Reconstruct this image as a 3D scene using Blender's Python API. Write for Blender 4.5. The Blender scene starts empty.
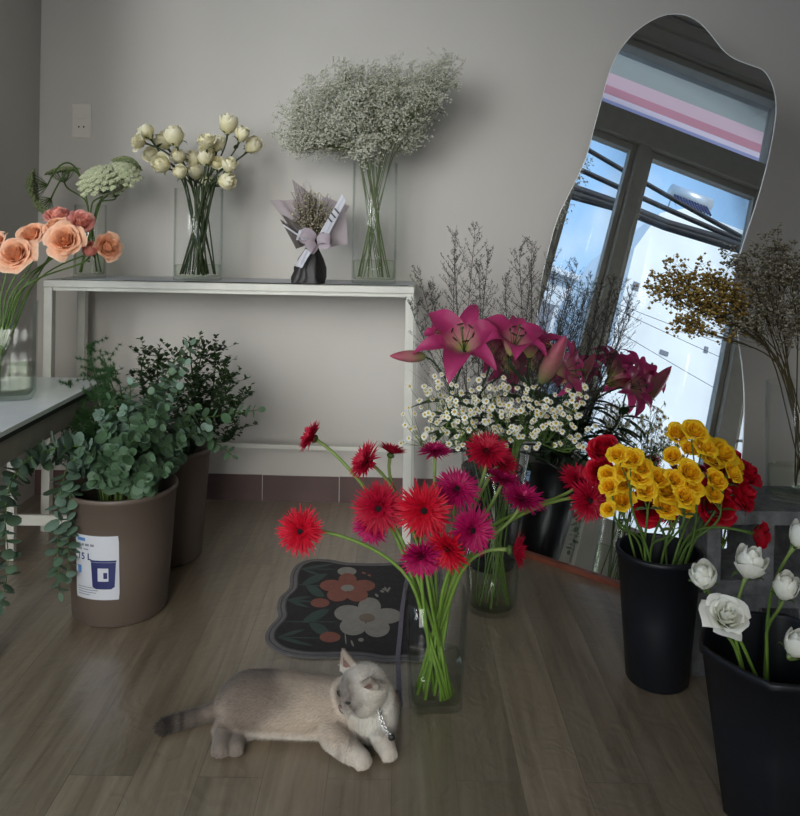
import bpy, math, random
from mathutils import Vector, Matrix, Quaternion, noise
V = Vector
PI = math.pi
rnd = random.Random(7)
sc = bpy.context.scene
COL = sc.collection
# ------------------------------------------------------------------ camera model
ROLL = .015
F = 800.0
def ray(x, y):
    dx, dy = x-400, y-228
    a = dx*math.cos(ROLL)+dy*math.sin(ROLL); b = -dx*math.sin(ROLL)+dy*math.cos(ROLL)
    return V((a/F, 1, -b/F))
def at(x, y, Y): return V((0, 0, 1))+ray(x, y)*Y
def fl(x, y, z=0):
    d = ray(x, y); return V((0, 0, 1))+d*((z-1)/d.z)
cam = bpy.data.cameras.new('camera'); co = bpy.data.objects.new('camera', cam); COL.objects.link(co)
co.location = (0, 0, 1)
co.rotation_euler = (Matrix.Rotation(ROLL, 4, 'Y') .inverted() @ Matrix.Rotation(PI/2, 4, 'X')).to_euler()
cam.sensor_fit = 'HORIZONTAL'; cam.sensor_width = 36; cam.lens = 36*F/800; cam.shift_y = -180/800
cam.clip_start = .02
sc.camera = co
sc.view_settings.view_transform = 'Standard'; sc.view_settings.look = 'None'
sc.view_settings.gamma = 1; sc.view_settings.use_curve_mapping = False
sc.view_settings.exposure = 0.58
cy = sc.cycles
cy.max_bounces = 12; cy.diffuse_bounces = 5; cy.glossy_bounces = 5; cy.transmission_bounces = 6
cy.transparent_max_bounces = 24; cy.caustics_reflective = True; cy.caustics_refractive = False
cy.use_denoising = True; cy.sample_clamp_indirect = 6
# ------------------------------------------------------------------ materials
def newmat(name):
    m = bpy.data.materials.new(name); m.use_nodes = True
    nt = m.node_tree; nt.nodes.clear()
    out = nt.nodes.new('ShaderNodeOutputMaterial')
    return m, nt, out
def N(nt, t, **k):
    n = nt.nodes.new(t)
    for a, b in k.items():
        if a.startswith('_'): setattr(n, a[1:], b)
        else: n.inputs[a.replace('_', ' ')].default_value = b
    return n
def rgba(c): return (c[0], c[1], c[2], 1)
def ramp(nt, stops, interp='LINEAR'):
    r = nt.nodes.new('ShaderNodeValToRGB'); r.color_ramp.interpolation = interp
    e = r.color_ramp.elements
    while len(e) < len(stops): e.new(.5)
    for el, (p, c) in zip(e, stops): el.position = p; el.color = rgba(c)
    return r
def plain(name, c, rough=.6, metal=0, var=.12, scale=20, bump=0, bscale=200, spec=.5):
    m, nt, out = newmat(name); L = nt.links.new
    b = N(nt, 'ShaderNodeBsdfPrincipled', Roughness=rough, Metallic=metal)
    b.inputs['Specular IOR Level'].default_value = spec
    tc = nt.nodes.new('ShaderNodeTexCoord')
    n = N(nt, 'ShaderNodeTexNoise', Scale=scale, Detail=4.0)
    L(tc.outputs['Object'], n.inputs['Vector'])
    r = ramp(nt, [(.3, [x*(1-var) for x in c]), (.7, [min(1, x*(1+var)) for x in c])])
    L(n.outputs['Fac'], r.inputs['Fac']); L(r.outputs['Color'], b.inputs['Base Color'])
    if bump:
        n2 = N(nt, 'ShaderNodeTexNoise', Scale=bscale, Detail=5.0); L(tc.outputs['Object'], n2.inputs['Vector'])
        bp = N(nt, 'ShaderNodeBump', Strength=bump, Distance=.005); L(n2.outputs['Fac'], bp.inputs['Height'])
        L(bp.outputs['Normal'], b.inputs['Normal'])
    L(b.outputs['BSDF'], out.inputs['Surface'])
    return m
def petal(name, stops, rough=.55, tl=.3, var=.15, scale=60, spec=.3):
    """thin plant tissue: colour runs along attribute t, some light passes through"""
    m, nt, out = newmat(name); L = nt.links.new
    a = N(nt, 'ShaderNodeAttribute', _attribute_name='t'); r = ramp(nt, stops)
    L(a.outputs['Fac'], r.inputs['Fac'])
    tc = nt.nodes.new('ShaderNodeTexCoord'); n = N(nt, 'ShaderNodeTexNoise', Scale=scale, Detail=3.0)
    L(tc.outputs['Object'], n.inputs['Vector'])
    h = N(nt, 'ShaderNodeHueSaturation')
    mr = N(nt, 'ShaderNodeMapRange'); mr.inputs['To Min'].default_value = 1-var*1.6; mr.inputs['To Max'].default_value = 1+var*1.6
    L(n.outputs['Fac'], mr.inputs['Value']); L(mr.outputs['Result'], h.inputs['Value']); L(r.outputs['Color'], h.inputs['Color'])
    b = N(nt, 'ShaderNodeBsdfPrincipled', Roughness=rough); b.inputs['Specular IOR Level'].default_value = spec
    t = nt.nodes.new('ShaderNodeBsdfTranslucent'); mx = N(nt, 'ShaderNodeMixShader', Fac=tl)
    L(h.outputs['Color'], b.inputs['Base Color']); L(h.outputs['Color'], t.inputs['Color'])
    L(b.outputs['BSDF'], mx.inputs[1]); L(t.outputs['BSDF'], mx.inputs[2]); L(mx.outputs['Shader'], out.inputs['Surface'])
    return m
def one(c): return [(0, c), (1, c)]
def glassmat(name, tint, edge, refl=1.0, rough=.02):
    m, nt, out = newmat(name); L = nt.links.new
    lw = N(nt, 'ShaderNodeLayerWeight', Blend=.5)
    rp = ramp(nt, [(0, tint), (.55, tint), (1, edge)]); L(lw.outputs['Facing'], rp.inputs['Fac'])
    t = nt.nodes.new('ShaderNodeBsdfTransparent'); L(rp.outputs['Color'], t.inputs['Color'])
    g = N(nt, 'ShaderNodeBsdfGlossy', Roughness=rough)
    fr = ramp(nt, [(0, (.035*refl,)*3), (.6, (.06*refl,)*3), (.9, (.25*refl,)*3), (1, (.7*refl,)*3)]); L(lw.outputs['Facing'], fr.inputs['Fac'])
    mu = fr
    mx = nt.nodes.new('ShaderNodeMixShader'); L(mu.outputs[0], mx.inputs['Fac'])
    L(t.outputs['BSDF'], mx.inputs[1]); L(g.outputs['BSDF'], mx.inputs[2]); L(mx.outputs['Shader'], out.inputs['Surface'])
    return m
M = {}
M['glass'] = glassmat('vase_glass', (.985, .99, .987), (.74, .80, .77), .6)
M['water'] = glassmat('vase_water', (.93, .955, .91), (.74, .80, .70), .5)
M['pane'] = glassmat('window_pane_glass', (.95, .97, .98), (.7, .75, .78), .8)
M['stem'] = petal('green_stem', [(0, (.10, .17, .035)), (1, (.075, .14, .03))], .5, .05)
M['darkstem'] = petal('dark_rose_stem', [(0, (.035, .055, .015)), (1, (.03, .045, .018))], .5, .05)
M['brightstem'] = petal('gerbera_stem', [(0, (.16, .28, .04)), (.6, (.15, .25, .045)), (1, (.22, .30, .09))], .5, .1)
M['sepal'] = petal('sepal_green', one((.07, .12, .03)), .5, .2)
M['peach'] = petal('peach_rose_petal', [(0, (.84, .40, .16)), (.5, (.88, .46, .25)), (.85, (.90, .52, .34)), (1, (.92, .64, .48))], .5, .35)
M['pinkpeach'] = petal('pink_rose_petal', [(0, (.74, .35, .18)), (.5, (.84, .38, .28)), (1, (.84, .40, .38))], .5, .35)
M['cream'] = petal('cream_rose_petal', [(0, (.68, .60, .22)), (.4, (.90, .84, .56)), (1, (.94, .90, .74))], .5, .3, .06)
M['white'] = petal('white_rose_petal', [(0, (.70, .75, .45)), (.3, (.88, .88, .78)), (1, (.90, .89, .84))], .5, .3, .05)
M['yellow'] = petal('yellow_rose_petal', [(0, (.88, .42, .01)), (.4, (.93, .52, .01)), (1, (.98, .70, .03))], .5, .35, .08)
M['redrose'] = petal('red_rose_petal', [(0, (.15, .0, .01)), (.6, (.50, .004, .018)), (1, (.62, .008, .035))], .5, .3)
M['gred'] = petal('gerbera_red', [(0, (.22, .0, .008)), (.4, (.52, .003, .018)), (1, (.66, .010, .045))], .5, .3)
M['gmag'] = petal('gerbera_magenta', [(0, (.18, .0, .03)), (.4, (.38, .002, .075)), (1, (.56, .014, .16))], .5, .3)
M['gcrim'] = petal('gerbera_crimson', [(0, (.16, .0, .012)), (.4, (.38, .002, .022)), (1, (.54, .009, .05))], .5, .3)
M['gdisc'] = petal('gerbera_disc', [(0, (.008, .004, .005)), (1, (.08, .006, .012))], .9, 0)
M['lily'] = petal('lily_petal', [(0, (.50, .50, .15)), (.14, (.62, .30, .28)), (.38, (.40, .032, .13)), (1, (.50, .05, .18))], .45, .3, .1, 90)
M['lilybud'] = petal('lily_bud', [(0, (.16, .20, .07)), (.35, (.32, .14, .12)), (1, (.45, .06, .14))], .5, .2)
M['anther'] = plain('lily_anther', (.05, .015, .01), .9)
M['leaf'] = petal('dark_leaf', [(0, (.03, .06, .02)), (1, (.025, .055, .02))], .45, .2)
M['euc'] = petal('eucalyptus_leaf', [(0, (.10, .17, .10)), (.5, (.14, .22, .16)), (1, (.20, .29, .23))], .5, .2, .2, 25)
M['eucd'] = petal('eucalyptus_leaf_dark', [(0, (.06, .12, .055)), (1, (.11, .18, .11))], .5, .2, .2, 25)
M['box'] = petal('boxleaf', [(0, (.02, .045, .015)), (1, (.035, .065, .02))], .45, .15)
M['fern'] = petal('asparagus_fern', [(0, (.03, .08, .025)), (1, (.05, .12, .04))], .6, .2)
M['umbel'] = petal('umbel_floret', [(0, (.50, .56, .32)), (1, (.80, .82, .60))], .8, .2, .2, 200)
M['umbeld'] = petal('umbel_floret_green', [(0, (.24, .30, .13)), (1, (.46, .52, .28))], .8, .2, .2, 200)
M['gyp'] = petal('gypsophila_floret', [(0, (.80, .78, .66)), (1, (.93, .92, .85))], .8, .4, .03)
M['gypstem'] = petal('gypsophila_stem', one((.15, .19, .08)), .6, .1)
M['gypdry'] = petal('dried_floret', [(0, (.40, .34, .22)), (1, (.78, .72, .56))], .8, .2)
M['limon'] = petal('limonium_dark', one((.085, .08, .07)), .8, .1)
M['daisy'] = petal('chamomile_ray', [(0, (.7, .7, .45)), (.4, (.88, .88, .78)), (1, (.9, .9, .84))], .6, .25, .05)
M['daisyc'] = plain('chamomile_disc', (.62, .42, .03), .8)
M['dryy'] = petal('dried_yellow_head', [(0, (.10, .05, .01)), (.5, (.30, .18, .03)), (1, (.62, .50, .22))], .8, .15)
M['dryw'] = petal('dried_grey_head', [(0, (.08, .07, .045)), (.5, (.20, .17, .11)), (1, (.55, .52, .42))], .8, .15)
M['drystem'] = petal('dried_stem', one((.07, .055, .025)), .8, .05)
M['binbrown'] = plain('brown_plastic', (.105, .078, .062), .5, var=.04)
M['binblack'] = plain('black_plastic', (.006, .007, .010), .45, var=.05, spec=.35)
M['whitepaint'] = plain('white_paint', (.62, .61, .55), .45, var=.05)
M['tabletop'] = plain('white_laminate', (.72, .74, .72), .25, var=.03)
M['apron'] = plain('grey_beige_board', (.30, .27, .22), .6, var=.08)
M['edge'] = plain('dark_edge_band', (.015, .013, .012), .5)
M['concrete'] = plain('concrete', (.13, .13, .135), .95, var=.35, scale=35, bump=.6, bscale=150)
M['plate'] = plain('switch_plate_plastic', (.62, .58, .53), .4, var=.02)
M['dark'] = plain('dark_slot', (.01, .01, .01), .6)
M['sticker'] = plain('white_sticker', (.50, .51, .55), .4, var=.02)
M['navy'] = plain('navy_print', (.015, .02, .10), .5)
M['blueprint'] = plain('blue_print', (.06, .18, .42), .5)
M['greyprint'] = plain('grey_print', (.16, .17, .20), .5)
M['chrome'] = plain('chrome_metal', (.6, .6, .6), .2, 1, .05)
M['redwood'] = plain('red_brown_wood', (.16, .045, .025), .45, var=.3, scale=30)
def mirror_mat():
    m, nt, out = newmat('mirror_silver')
    g = N(nt, 'ShaderNodeBsdfGlossy', Roughness=0.0); g.inputs['Color'].default_value = (.93, .95, .95, 1)
    nt.links.new(g.outputs['BSDF'], out.inputs['Surface']); return m
M['mirror'] = mirror_mat()
M['rim'] = plain('rim_highlight_white', (.85, .87, .87), .25, var=.02, spec=1)  # near-white colour paints the highlight on the mirror's edge
M['mirroredge'] = plain('polished_glass_edge', (.85, .9, .9), .15, .6, .02)
# ------------------------------------------------------------------ mesh builder
OCT_F = [(0, 2, 4), (2, 1, 4), (1, 3, 4), (3, 0, 4), (2, 0, 5), (1, 2, 5), (3, 1, 5), (0, 3, 5)]
class MB:
    def __init__(s): s.v = []; s.f = []; s.m = []; s.t = []
    def add(s, vs, fs, mi=0, t=0.5):
        o = len(s.v); s.v += vs
        s.t += (t if isinstance(t, list) else [t]*len(vs))
        for q in fs: s.f.append(tuple(i+o for i in q)); s.m.append(mi)
    def tube(s, pts, r, n=6, mi=0, cap=True, t=None):
        pts = [V(p) for p in pts]; k = len(pts); vs = []; ts = []
        rr = r if isinstance(r, (list, tuple)) else [r]*k
        up = None
        for i in range(k):
            d = (pts[min(i+1, k-1)]-pts[max(i-1, 0)])
            d = d.normalized() if d.length > 1e-9 else V((0, 0, 1))
            if up is None: up = d.orthogonal().normalized()
            up = (up-d*up.dot(d)); up = up.normalized() if up.length > 1e-6 else d.orthogonal().normalized()
            w = d.cross(up)
            for j in range(n):
                a = 2*PI*j/n; vs.append(pts[i]+(up*math.cos(a)+w*math.sin(a))*rr[i]); ts.append(i/(k-1) if t is None else t)
        fs = [(i*n+j, i*n+(j+1) % n, (i+1)*n+(j+1) % n, (i+1)*n+j) for i in range(k-1) for j in range(n)]
        if cap: fs += [tuple(range(n-1, -1, -1)), tuple((k-1)*n+j for j in range(n))]
        s.add(vs, fs, mi, ts)
    def ball(s, c, r, seg=10, rings=6, mi=0, R=None, t=.5):
        c = V(c); r = V((r, r, r)) if isinstance(r, (int, float)) else V(r); vs = []; ts = []
        for i in range(rings+1):
            th = PI*i/rings
            for j in range(seg):
                a = 2*PI*j/seg; p = V((r.x*math.sin(th)*math.cos(a), r.y*math.sin(th)*math.sin(a), r.z*math.cos(th)))
                vs.append(c+(R @ p if R else p)); ts.append(t if t is not None else 1-i/rings)
        fs = [(i*seg+j, (i+1)*seg+j, (i+1)*seg+(j+1) % seg, i*seg+(j+1) % seg) for i in range(rings) for j in range(seg)]
        s.add(vs, fs, mi, ts)
    def octa(s, c, r, mi=0, t=.5, sq=1):
        c = V(c); a = rnd.random()*3; x = V((math.cos(a), math.sin(a), 0))*r; y = V((-math.sin(a), math.cos(a), 0))*r; z = V((0, 0, r*sq))
        s.add([c+x, c-x, c+y, c-y, c+z, c-z], OCT_F, mi, [t, t, t, t, min(1, t+.4), max(0, t-.4)])
    def box(s, c, h, mi=0, R=None, t=.5):
        c = V(c); vs = []
        for x in (-1, 1):
            for y in (-1, 1):
                for z in (-1, 1):
                    p = V((x*h[0], y*h[1], z*h[2])); vs.append(c+(R @ p if R else p))
        s.add(vs, [(0, 1, 3, 2), (4, 6, 7, 5), (0, 4, 5, 1), (2, 3, 7, 6), (0, 2, 6, 4), (1, 5, 7, 3)], mi, t)
    def patch(s, fn, nu, nv, mi=0, tf=None):
        vs = []; ts = []
        for j in range(nv+1):
            for i in range(nu+1):
                vs.append(fn(i/nu*2-1, j/nv)); ts.append(j/nv if tf is None else tf(i/nu*2-1, j/nv))
        w = nu+1
        s.add(vs, [(j*w+i, j*w+i+1, (j+1)*w+i+1, (j+1)*w+i) for j in range(nv) for i in range(nu)], mi, ts)
    def lathe(s, prof, n=32, c=(0, 0, 0), mi=0, sx=1, shape=None):
        c = V(c); vs = []
        for r, z in prof:
            for j in range(n):
                a = 2*PI*j/n; q = shape(a) if shape else 1
                vs.append(c+V((r*q*math.cos(a)*sx, r*q*math.sin(a), z)))
        s.add(vs, [(i*n+j, i*n+(j+1) % n, (i+1)*n+(j+1) % n, (i+1)*n+j) for i in range(len(prof)-1) for j in range(n)], mi)
    def prism(s, poly, z0, z1, mi=0, top=True, side_mi=None, T=None):
        n = len(poly); T = T or (lambda p: p)
        vs = [T(V((x, y, z0))) for x, y in poly]+[T(V((x, y, z1))) for x, y in poly]
        o = len(s.v); s.add(vs, [(i, (i+1) % n, n+(i+1) % n, n+i) for i in range(n)], mi if side_mi is None else side_mi)
        s.f.append(tuple(o+n+i for i in range(n))); s.m.append(mi)
        s.f.append(tuple(o+n-1-i for i in range(n))); s.m.append(mi if side_mi is None else side_mi)
    def build(s, name, mats, parent=None, smooth=True, loc=None, bevel=0):
        me = bpy.data.meshes.new(name)
        base = loc if loc is not None else (parent_loc(parent) if parent else V((0, 0, 0)))
        Rq = parent.matrix_basis.inverted() if (parent and loc is None) else Matrix.Translation(-V(base))
        par = parent.parent if parent else None
        while parent and par and loc is None:
            Rq = Rq @ par.matrix_basis.inverted(); par = par.parent
        me.from_pydata([tuple(Rq @ p) for p in s.v], [], s.f)
        mats = mats if isinstance(mats, (list, tuple)) else [mats]
        for m in mats: me.materials.append(M[m] if isinstance(m, str) else m)
        me.polygons.foreach_set('material_index', s.m)
        me.polygons.foreach_set('use_smooth', [smooth]*len(s.f))
        at_ = me.attributes.new('t', 'FLOAT', 'POINT'); at_.data.foreach_set('value', s.t)
        me.update()
        o = bpy.data.objects.new(name, me); COL.objects.link(o)
        if parent: o.parent = parent
        elif loc is not None: o.location = loc
        if bevel:
            b = o.modifiers.new('bevel', 'BEVEL'); b.width = bevel; b.segments = 2; b.limit_method = 'ANGLE'
        return o
def parent_loc(p): return p.matrix_basis.translation
def tag(o, label=None, cat=None, group=None, kind=None):
    if label: o['label'] = label
    if cat: o['category'] = cat
    if group: o['group'] = group
    if kind: o['kind'] = kind
    return o
def thing(name, label, cat, loc, group=None):
    o = bpy.data.objects.new(name, None); COL.objects.link(o); o.location = V(loc); o.empty_display_size = .05
    o.matrix_basis = Matrix.Translation(V(loc))
    return tag(o, label, cat, group)
def struct(name, mb, mats, smooth=False, loc=None, bevel=0): return tag(mb.build(name, mats, smooth=smooth, loc=loc, bevel=bevel), kind='structure')
def rot_to(d, spin=0):
    """matrix turning +Z onto d"""
    q = V((0, 0, 1)).rotation_difference(V(d).normalized())
    return q.to_matrix() @ Matrix.Rotation(spin, 3, 'Z')
def bez(p0, p1, p2, p3, n):
    return [p0*(1-t)**3+p1*3*t*(1-t)**2+p2*3*t*t*(1-t)+p3*t**3 for t in [i/n for i in range(n+1)]]
def jit(s): return V((rnd.uniform(-s, s), rnd.uniform(-s, s), rnd.uniform(-s, s)))
# ------------------------------------------------------------------ room
WL = -1.33      # left wall plane
def wallY(X): return 2.905-.03*X
def mat_wall(name, c, var=.05):
    return plain(name, c, .85, var=var, scale=1.6, bump=.12, bscale=18)
M['wall'] = mat_wall('painted_plaster', (.54, .51, .475))
M['walldim'] = mat_wall('painted_plaster_grey', (.58, .555, .52))
M['ceil'] = mat_wall('ceiling_paint', (.55, .54, .52))
M['tile'] = plain('dark_red_tile', (.095, .052, .048), .5, var=.2, scale=8)
M['frame'] = plain('grey_door_paint', (.40, .39, .35), .5, var=.05)
def floor_mat():
    m, nt, out = newmat('laminate_planks'); L = nt.links.new
    tc = nt.nodes.new('ShaderNodeTexCoord'); sp = nt.nodes.new('ShaderNodeSeparateXYZ'); L(tc.outputs['Object'], sp.inputs[0])
    cb = nt.nodes.new('ShaderNodeCombineXYZ'); L(sp.outputs['Y'], cb.inputs['X']); L(sp.outputs['X'], cb.inputs['Y'])
    br = N(nt, 'ShaderNodeTexBrick', Scale=1.0); br.offset = .37; br.offset_frequency = 2
    br.inputs['Brick Width'].default_value = 1.45; br.inputs['Row Height'].default_value = .117
    br.inputs['Mortar Size'].default_value = .0011; br.inputs['Mortar Smooth'].default_value = .3; br.inputs['Bias'].default_value = 0
    br.inputs['Color1'].default_value = (.0, .0, .0, 1); br.inputs['Color2'].default_value = (1, 1, 1, 1); br.inputs['Mortar'].default_value = (.5, .5, .5, 1)
    L(cb.outputs[0], br.inputs['Vector'])
    # grain, stretched along the planks and shifted per plank
    mp = N(nt, 'ShaderNodeMapping'); mp.inputs['Scale'].default_value = (38, 2.2, 1); L(tc.outputs['Object'], mp.inputs['Vector'])
    ad = N(nt, 'ShaderNodeVectorMath', _operation='ADD'); L(mp.outputs[0], ad.inputs[0])
    sc_ = N(nt, 'ShaderNodeVectorMath', _operation='SCALE'); sc_.inputs['Scale'].default_value = 11; L(br.outputs['Color'], sc_.inputs[0]); L(sc_.outputs[0], ad.inputs[1])
    g = N(nt, 'ShaderNodeTexNoise', Scale=1.0, Detail=7.0, Roughness=.62, Distortion=.8); L(ad.outputs[0], g.inputs['Vector'])
    r1 = ramp(nt, [(.28, (.14, .104, .066)), (.5, (.235, .182, .122)), (.75, (.33, .265, .185))]); L(g.outputs['Fac'], r1.inputs['Fac'])
    pl = N(nt, 'ShaderNodeMapRange'); pl.inputs['To Min'].default_value = .74; pl.inputs['To Max'].default_value = 1.12
    sx = nt.nodes.new('ShaderNodeSeparateColor'); L(br.outputs['Color'], sx.inputs[0]); L(sx.outputs[0], pl.inputs['Value'])
    h = nt.nodes.new('ShaderNodeHueSaturation'); L(r1.outputs['Color'], h.inputs['Color']); L(pl.outputs[0], h.inputs['Value'])
    mx = nt.nodes.new('ShaderNodeMixRGB'); mx.inputs[2].default_value = (.05, .038, .026, 1)
    mf = N(nt, 'ShaderNodeMath', _operation='MULTIPLY'); mf.inputs[1].default_value = .65; L(br.outputs['Fac'], mf.inputs[0])
    L(mf.outputs[0], mx.inputs[0]); L(h.outputs['Color'], mx.inputs[1])
    b = N(nt, 'ShaderNodeBsdfPrincipled', Roughness=.3); L(mx.outputs[0], b.inputs['Base Color']); b.inputs['Coat Weight'].default_value = 1; b.inputs['Coat Roughness'].default_value = .30; b.inputs['Coat IOR'].default_value = 1.65
    rr = N(nt, 'ShaderNodeMapRange'); rr.inputs['To Min'].default_value = .26; rr.inputs['To Max'].default_value = .42; L(g.outputs['Fac'], rr.inputs['Value']); L(rr.outputs[0], b.inputs['Roughness'])
    wv = N(nt, 'ShaderNodeTexNoise', Scale=16.0, Detail=2.0, Distortion=1.5); L(tc.outputs['Object'], wv.inputs['Vector'])
    bp = N(nt, 'ShaderNodeBump', Strength=.35, Distance=.002); L(g.outputs['Fac'], bp.inputs['Height'])
    b2 = N(nt, 'ShaderNodeBump', Strength=.45, Distance=.004); L(wv.outputs['Fac'], b2.inputs['Height']); L(bp.outputs['Normal'], b2.inputs['Normal'])
    L(b2.outputs['Normal'], b.inputs['Normal']); L(b2.outputs['Normal'], b.inputs['Coat Normal']); L(b.outputs['BSDF'], out.inputs['Surface'])
    return m
M['floor'] = floor_mat()
RX = 2.6; RY = -2.4; RZ = 3.55
def box_between(mb, a, b, mi=0):
    a = V(a); b = V(b); mb.box((a+b)/2, [abs(x)/2 for x in (b-a)], mi)
mb = MB(); box_between(mb, (WL-.25, RY-.2, -.1), (RX+.2, 3.2, 0)); struct('floor', mb, 'floor')
mb = MB(); box_between(mb, (WL-.2, RY-.2, RZ), (RX+.2, 3.2, RZ+.12)); struct('ceiling', mb, 'ceil')
mb = MB(); mb.prism([(WL-.2, wallY(WL)), (RX+.2, wallY(RX)), (RX+.2, 3.25), (WL-.2, 3.25)], 0, RZ); struct('wall_back', mb, 'wall')
mb = MB(); box_between(mb, (RX, RY-.2, 0), (RX+.15, 2.8, RZ)); struct('wall_right', mb, 'walldim')
FW = (-1.15, .55, .25, 2.45)   # window added in the unseen front wall to admit the fill lamp
mb = MB()
for a, b, c_, d in ((WL-.2, FW[0], 0, RZ), (FW[1], RX, 0, RZ), (FW[0], FW[1], 0, FW[2]), (FW[0], FW[1], FW[3], RZ)): box_between(mb, (a, RY-.2, c_), (b, RY, d))
struct('wall_front', mb, 'walldim')
mb = MB()
for a, b, c_, d in ((FW[0], FW[0]+.05, FW[2], FW[3]), (FW[1]-.05, FW[1], FW[2], FW[3]), (FW[0]+.05, FW[1]-.05, FW[2], FW[2]+.05), (FW[0]+.05, FW[1]-.05, FW[3]-.05, FW[3]), (-.32, -.27, FW[2]+.05, FW[3]-.05)): box_between(mb, (a, RY-.12, c_), (b, RY-.06, d))
fwf = struct('window_6', mb, 'frame')
mb = MB(); box_between(mb, (FW[0]+.05, RY-.095, FW[2]+.05), (-.32, RY-.089, FW[3]-.05)); box_between(mb, (-.27, RY-.095, FW[2]+.05), (FW[1]-.05, RY-.089, FW[3]-.05)); mb.build('glass_pane', 'pane', fwf)
mb = MB(); n = 14
for i in range(n):
    x0 = WL+.002+i*(RX-WL)/n; x1 = x0+(RX-WL)/n-.003
    mb.prism([(x0, wallY(x0)-.008), (x1, wallY(x1)-.008), (x1, wallY(x1)+.001), (x0, wallY(x0)+.001)], 0, .092+.002*rnd.random())
struct('baseboard_back', mb, 'tile')
# left wall with the glazed shop front: openings (Y0, Y1, Z0, Z1)
T = .14
def wl_box(mb, y0, y1, z0, z1, x0=WL-T, x1=WL, mi=0): box_between(mb, (x0, y0, z0), (x1, y1, z1), mi)
Y_END = 2.30; TZ0, TZ1 = 2.74, 3.22; HZ = 2.56
mb = MB()
wl_box(mb, Y_END, 2.96, 0, RZ); wl_box(mb, RY, Y_END, TZ1, RZ); wl_box(mb, RY, -1.5, 0, TZ1)
struct('wall_left', mb, 'wall')
mb = MB()   # fixed timber frame of the shop front
wl_box(mb, -1.5, Y_END, HZ, TZ0, WL-T*.8, WL+.012)
posts = [(2.20, Y_END), (1.77, 1.85), (.90, 1.01), (.16, .28), (-.62, -.50), (-1.5, -1.38)]
for a, b in posts: wl_box(mb, a, b, 0, HZ, WL-T*.8, WL+.012)
for a in (2.28, 1.03, -.5): wl_box(mb, a-.05, a, TZ0, TZ1, WL-T*.7, WL+.008)
wl_box(mb, -1.5, Y_END, TZ1-.02, TZ1+.03, WL-T*.8, WL+.02)
struct('trim_1', mb, 'frame', bevel=.004)
mb = MB()
wl_box(mb, -1.5, Y_END, TZ1+.045, TZ1+.075, WL-.01, WL+.03); wl_box(mb, -1.5, Y_END, TZ1+.2, TZ1+.212, WL-.01, WL+.02); wl_box(mb, -1.5, Y_END, TZ1+.3, TZ1+.31, WL-.01, WL+.02)
struct('trim_2', mb, 'frame', bevel=.002)
bays = [(1.85, 2.20), (1.01, 1.77), (.28, .90), (-.50, .16), (-1.38, -.62)]  # bays nearest the viewer are unseen, added to let more light in
for i, (a, b) in enumerate(bays):
    leaf = i in (1, 2)
    mb = MB(); w = .035
    bot = .02 if leaf else 0
    wl_box(mb, a+.003, a+w, bot, HZ-.003, WL-.09, WL-.03); wl_box(mb, b-w, b-.003, bot, HZ-.003, WL-.09, WL-.03)
    wl_box(mb, a+w, b-w, HZ-.05, HZ-.003, WL-.09, WL-.03); wl_box(mb, a+w, b-w, bot, .36, WL-.085, WL-.035)
    o = struct(('door_%d' % i) if leaf else ('window_%d' % (i+1)), mb, 'frame', bevel=.003)
    mb = MB(); wl_box(mb, a+w, b-w, .36, HZ-.05, WL-.063, WL-.057); mb.build('glass_pane', 'pane', o)
    if leaf:
        mb = MB(); mb.tube([(WL-.02, b-.02, 1.0), (WL+.02, b-.02, 1.0), (WL+.025, b-.1, 1.0)], .008, 8); mb.build('door_handle', 'chrome', o)
for k, (a, b) in enumerate([(1.03, 2.23), (-.5, .98), (-1.5, -.55)]):
    mb = MB(); wl_box(mb, a, b, TZ0, TZ1-.02, WL-.063, WL-.057)
    tag(mb.build('window_%d' % (k+7), 'pane'), kind='structure')
# ------------------------------------------------------------------ outside
M['stucco'] = plain('white_stucco', (.84, .84, .82), .9, var=.10, scale=.9)
M['stucco2'] = plain('grey_stucco', (.62, .65, .68), .9, var=.08, scale=.5)
M['street'] = plain('street_asphalt', (.30, .30, .30), .9)
M['cable'] = plain('black_cable', (.012, .012, .015), .7)
M['tankmetal'] = plain('tank_steel', (.55, .58, .60), .4, .5, .05)
def awning_mat():
    m, nt, out = newmat('striped_awning'); L = nt.links.new
    a = N(nt, 'ShaderNodeAttribute', _attribute_name='t')
    r = ramp(nt, [(0, (.40, .36, .50)), (.05, (.88, .66, .64)), (.10, (.72, .29, .30)), (.18, (.86, .52, .49)), (.30, (.46, .42, .34))], 'CONSTANT')
    L(a.outputs['Fac'], r.inputs['Fac'])
    d = nt.nodes.new('ShaderNodeBsdfDiffuse'); t = nt.nodes.new('ShaderNodeBsdfTranslucent'); mx = N(nt, 'ShaderNodeMixShader', Fac=.6)
    L(r.outputs['Color'], d.inputs['Color']); L(r.outputs['Color'], t.inputs['Color'])
    L(d.outputs[0], mx.inputs[1]); L(t.outputs[0], mx.inputs[2]); L(mx.outputs[0], out.inputs['Surface']); return m
M['awning'] = awning_mat()
mb = MB(); box_between(mb, (-16, -14, -.25), (WL-.25, 22, -.1)); struct('ground', mb, 'street')
aw = thing('awning', 'striped pink and grey fabric awning seen in the mirror above the door', 'awning', (WL-T-.01, .4, 3.75))
mb = MB()
def awf(u, v): return V((-1.49-(1-v)*.80, .4+u*2.1, 3.36+v*.42-.02*math.sin(v*PI)))
mb.patch(awf, 20, 60, 0, lambda u, v: v)
mb.build('canopy', 'awning', aw)
mb = MB(); mb.tube([awf(-1, 0), awf(1, 0)], .014, 8)
for yy in (-1.0, .99): mb.tube([V((WL-T+.005, .4+yy*2.05, 3.3)), awf(yy, 0)], .01, 6)
mb.build('support_frame', 'cable', aw)
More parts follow.
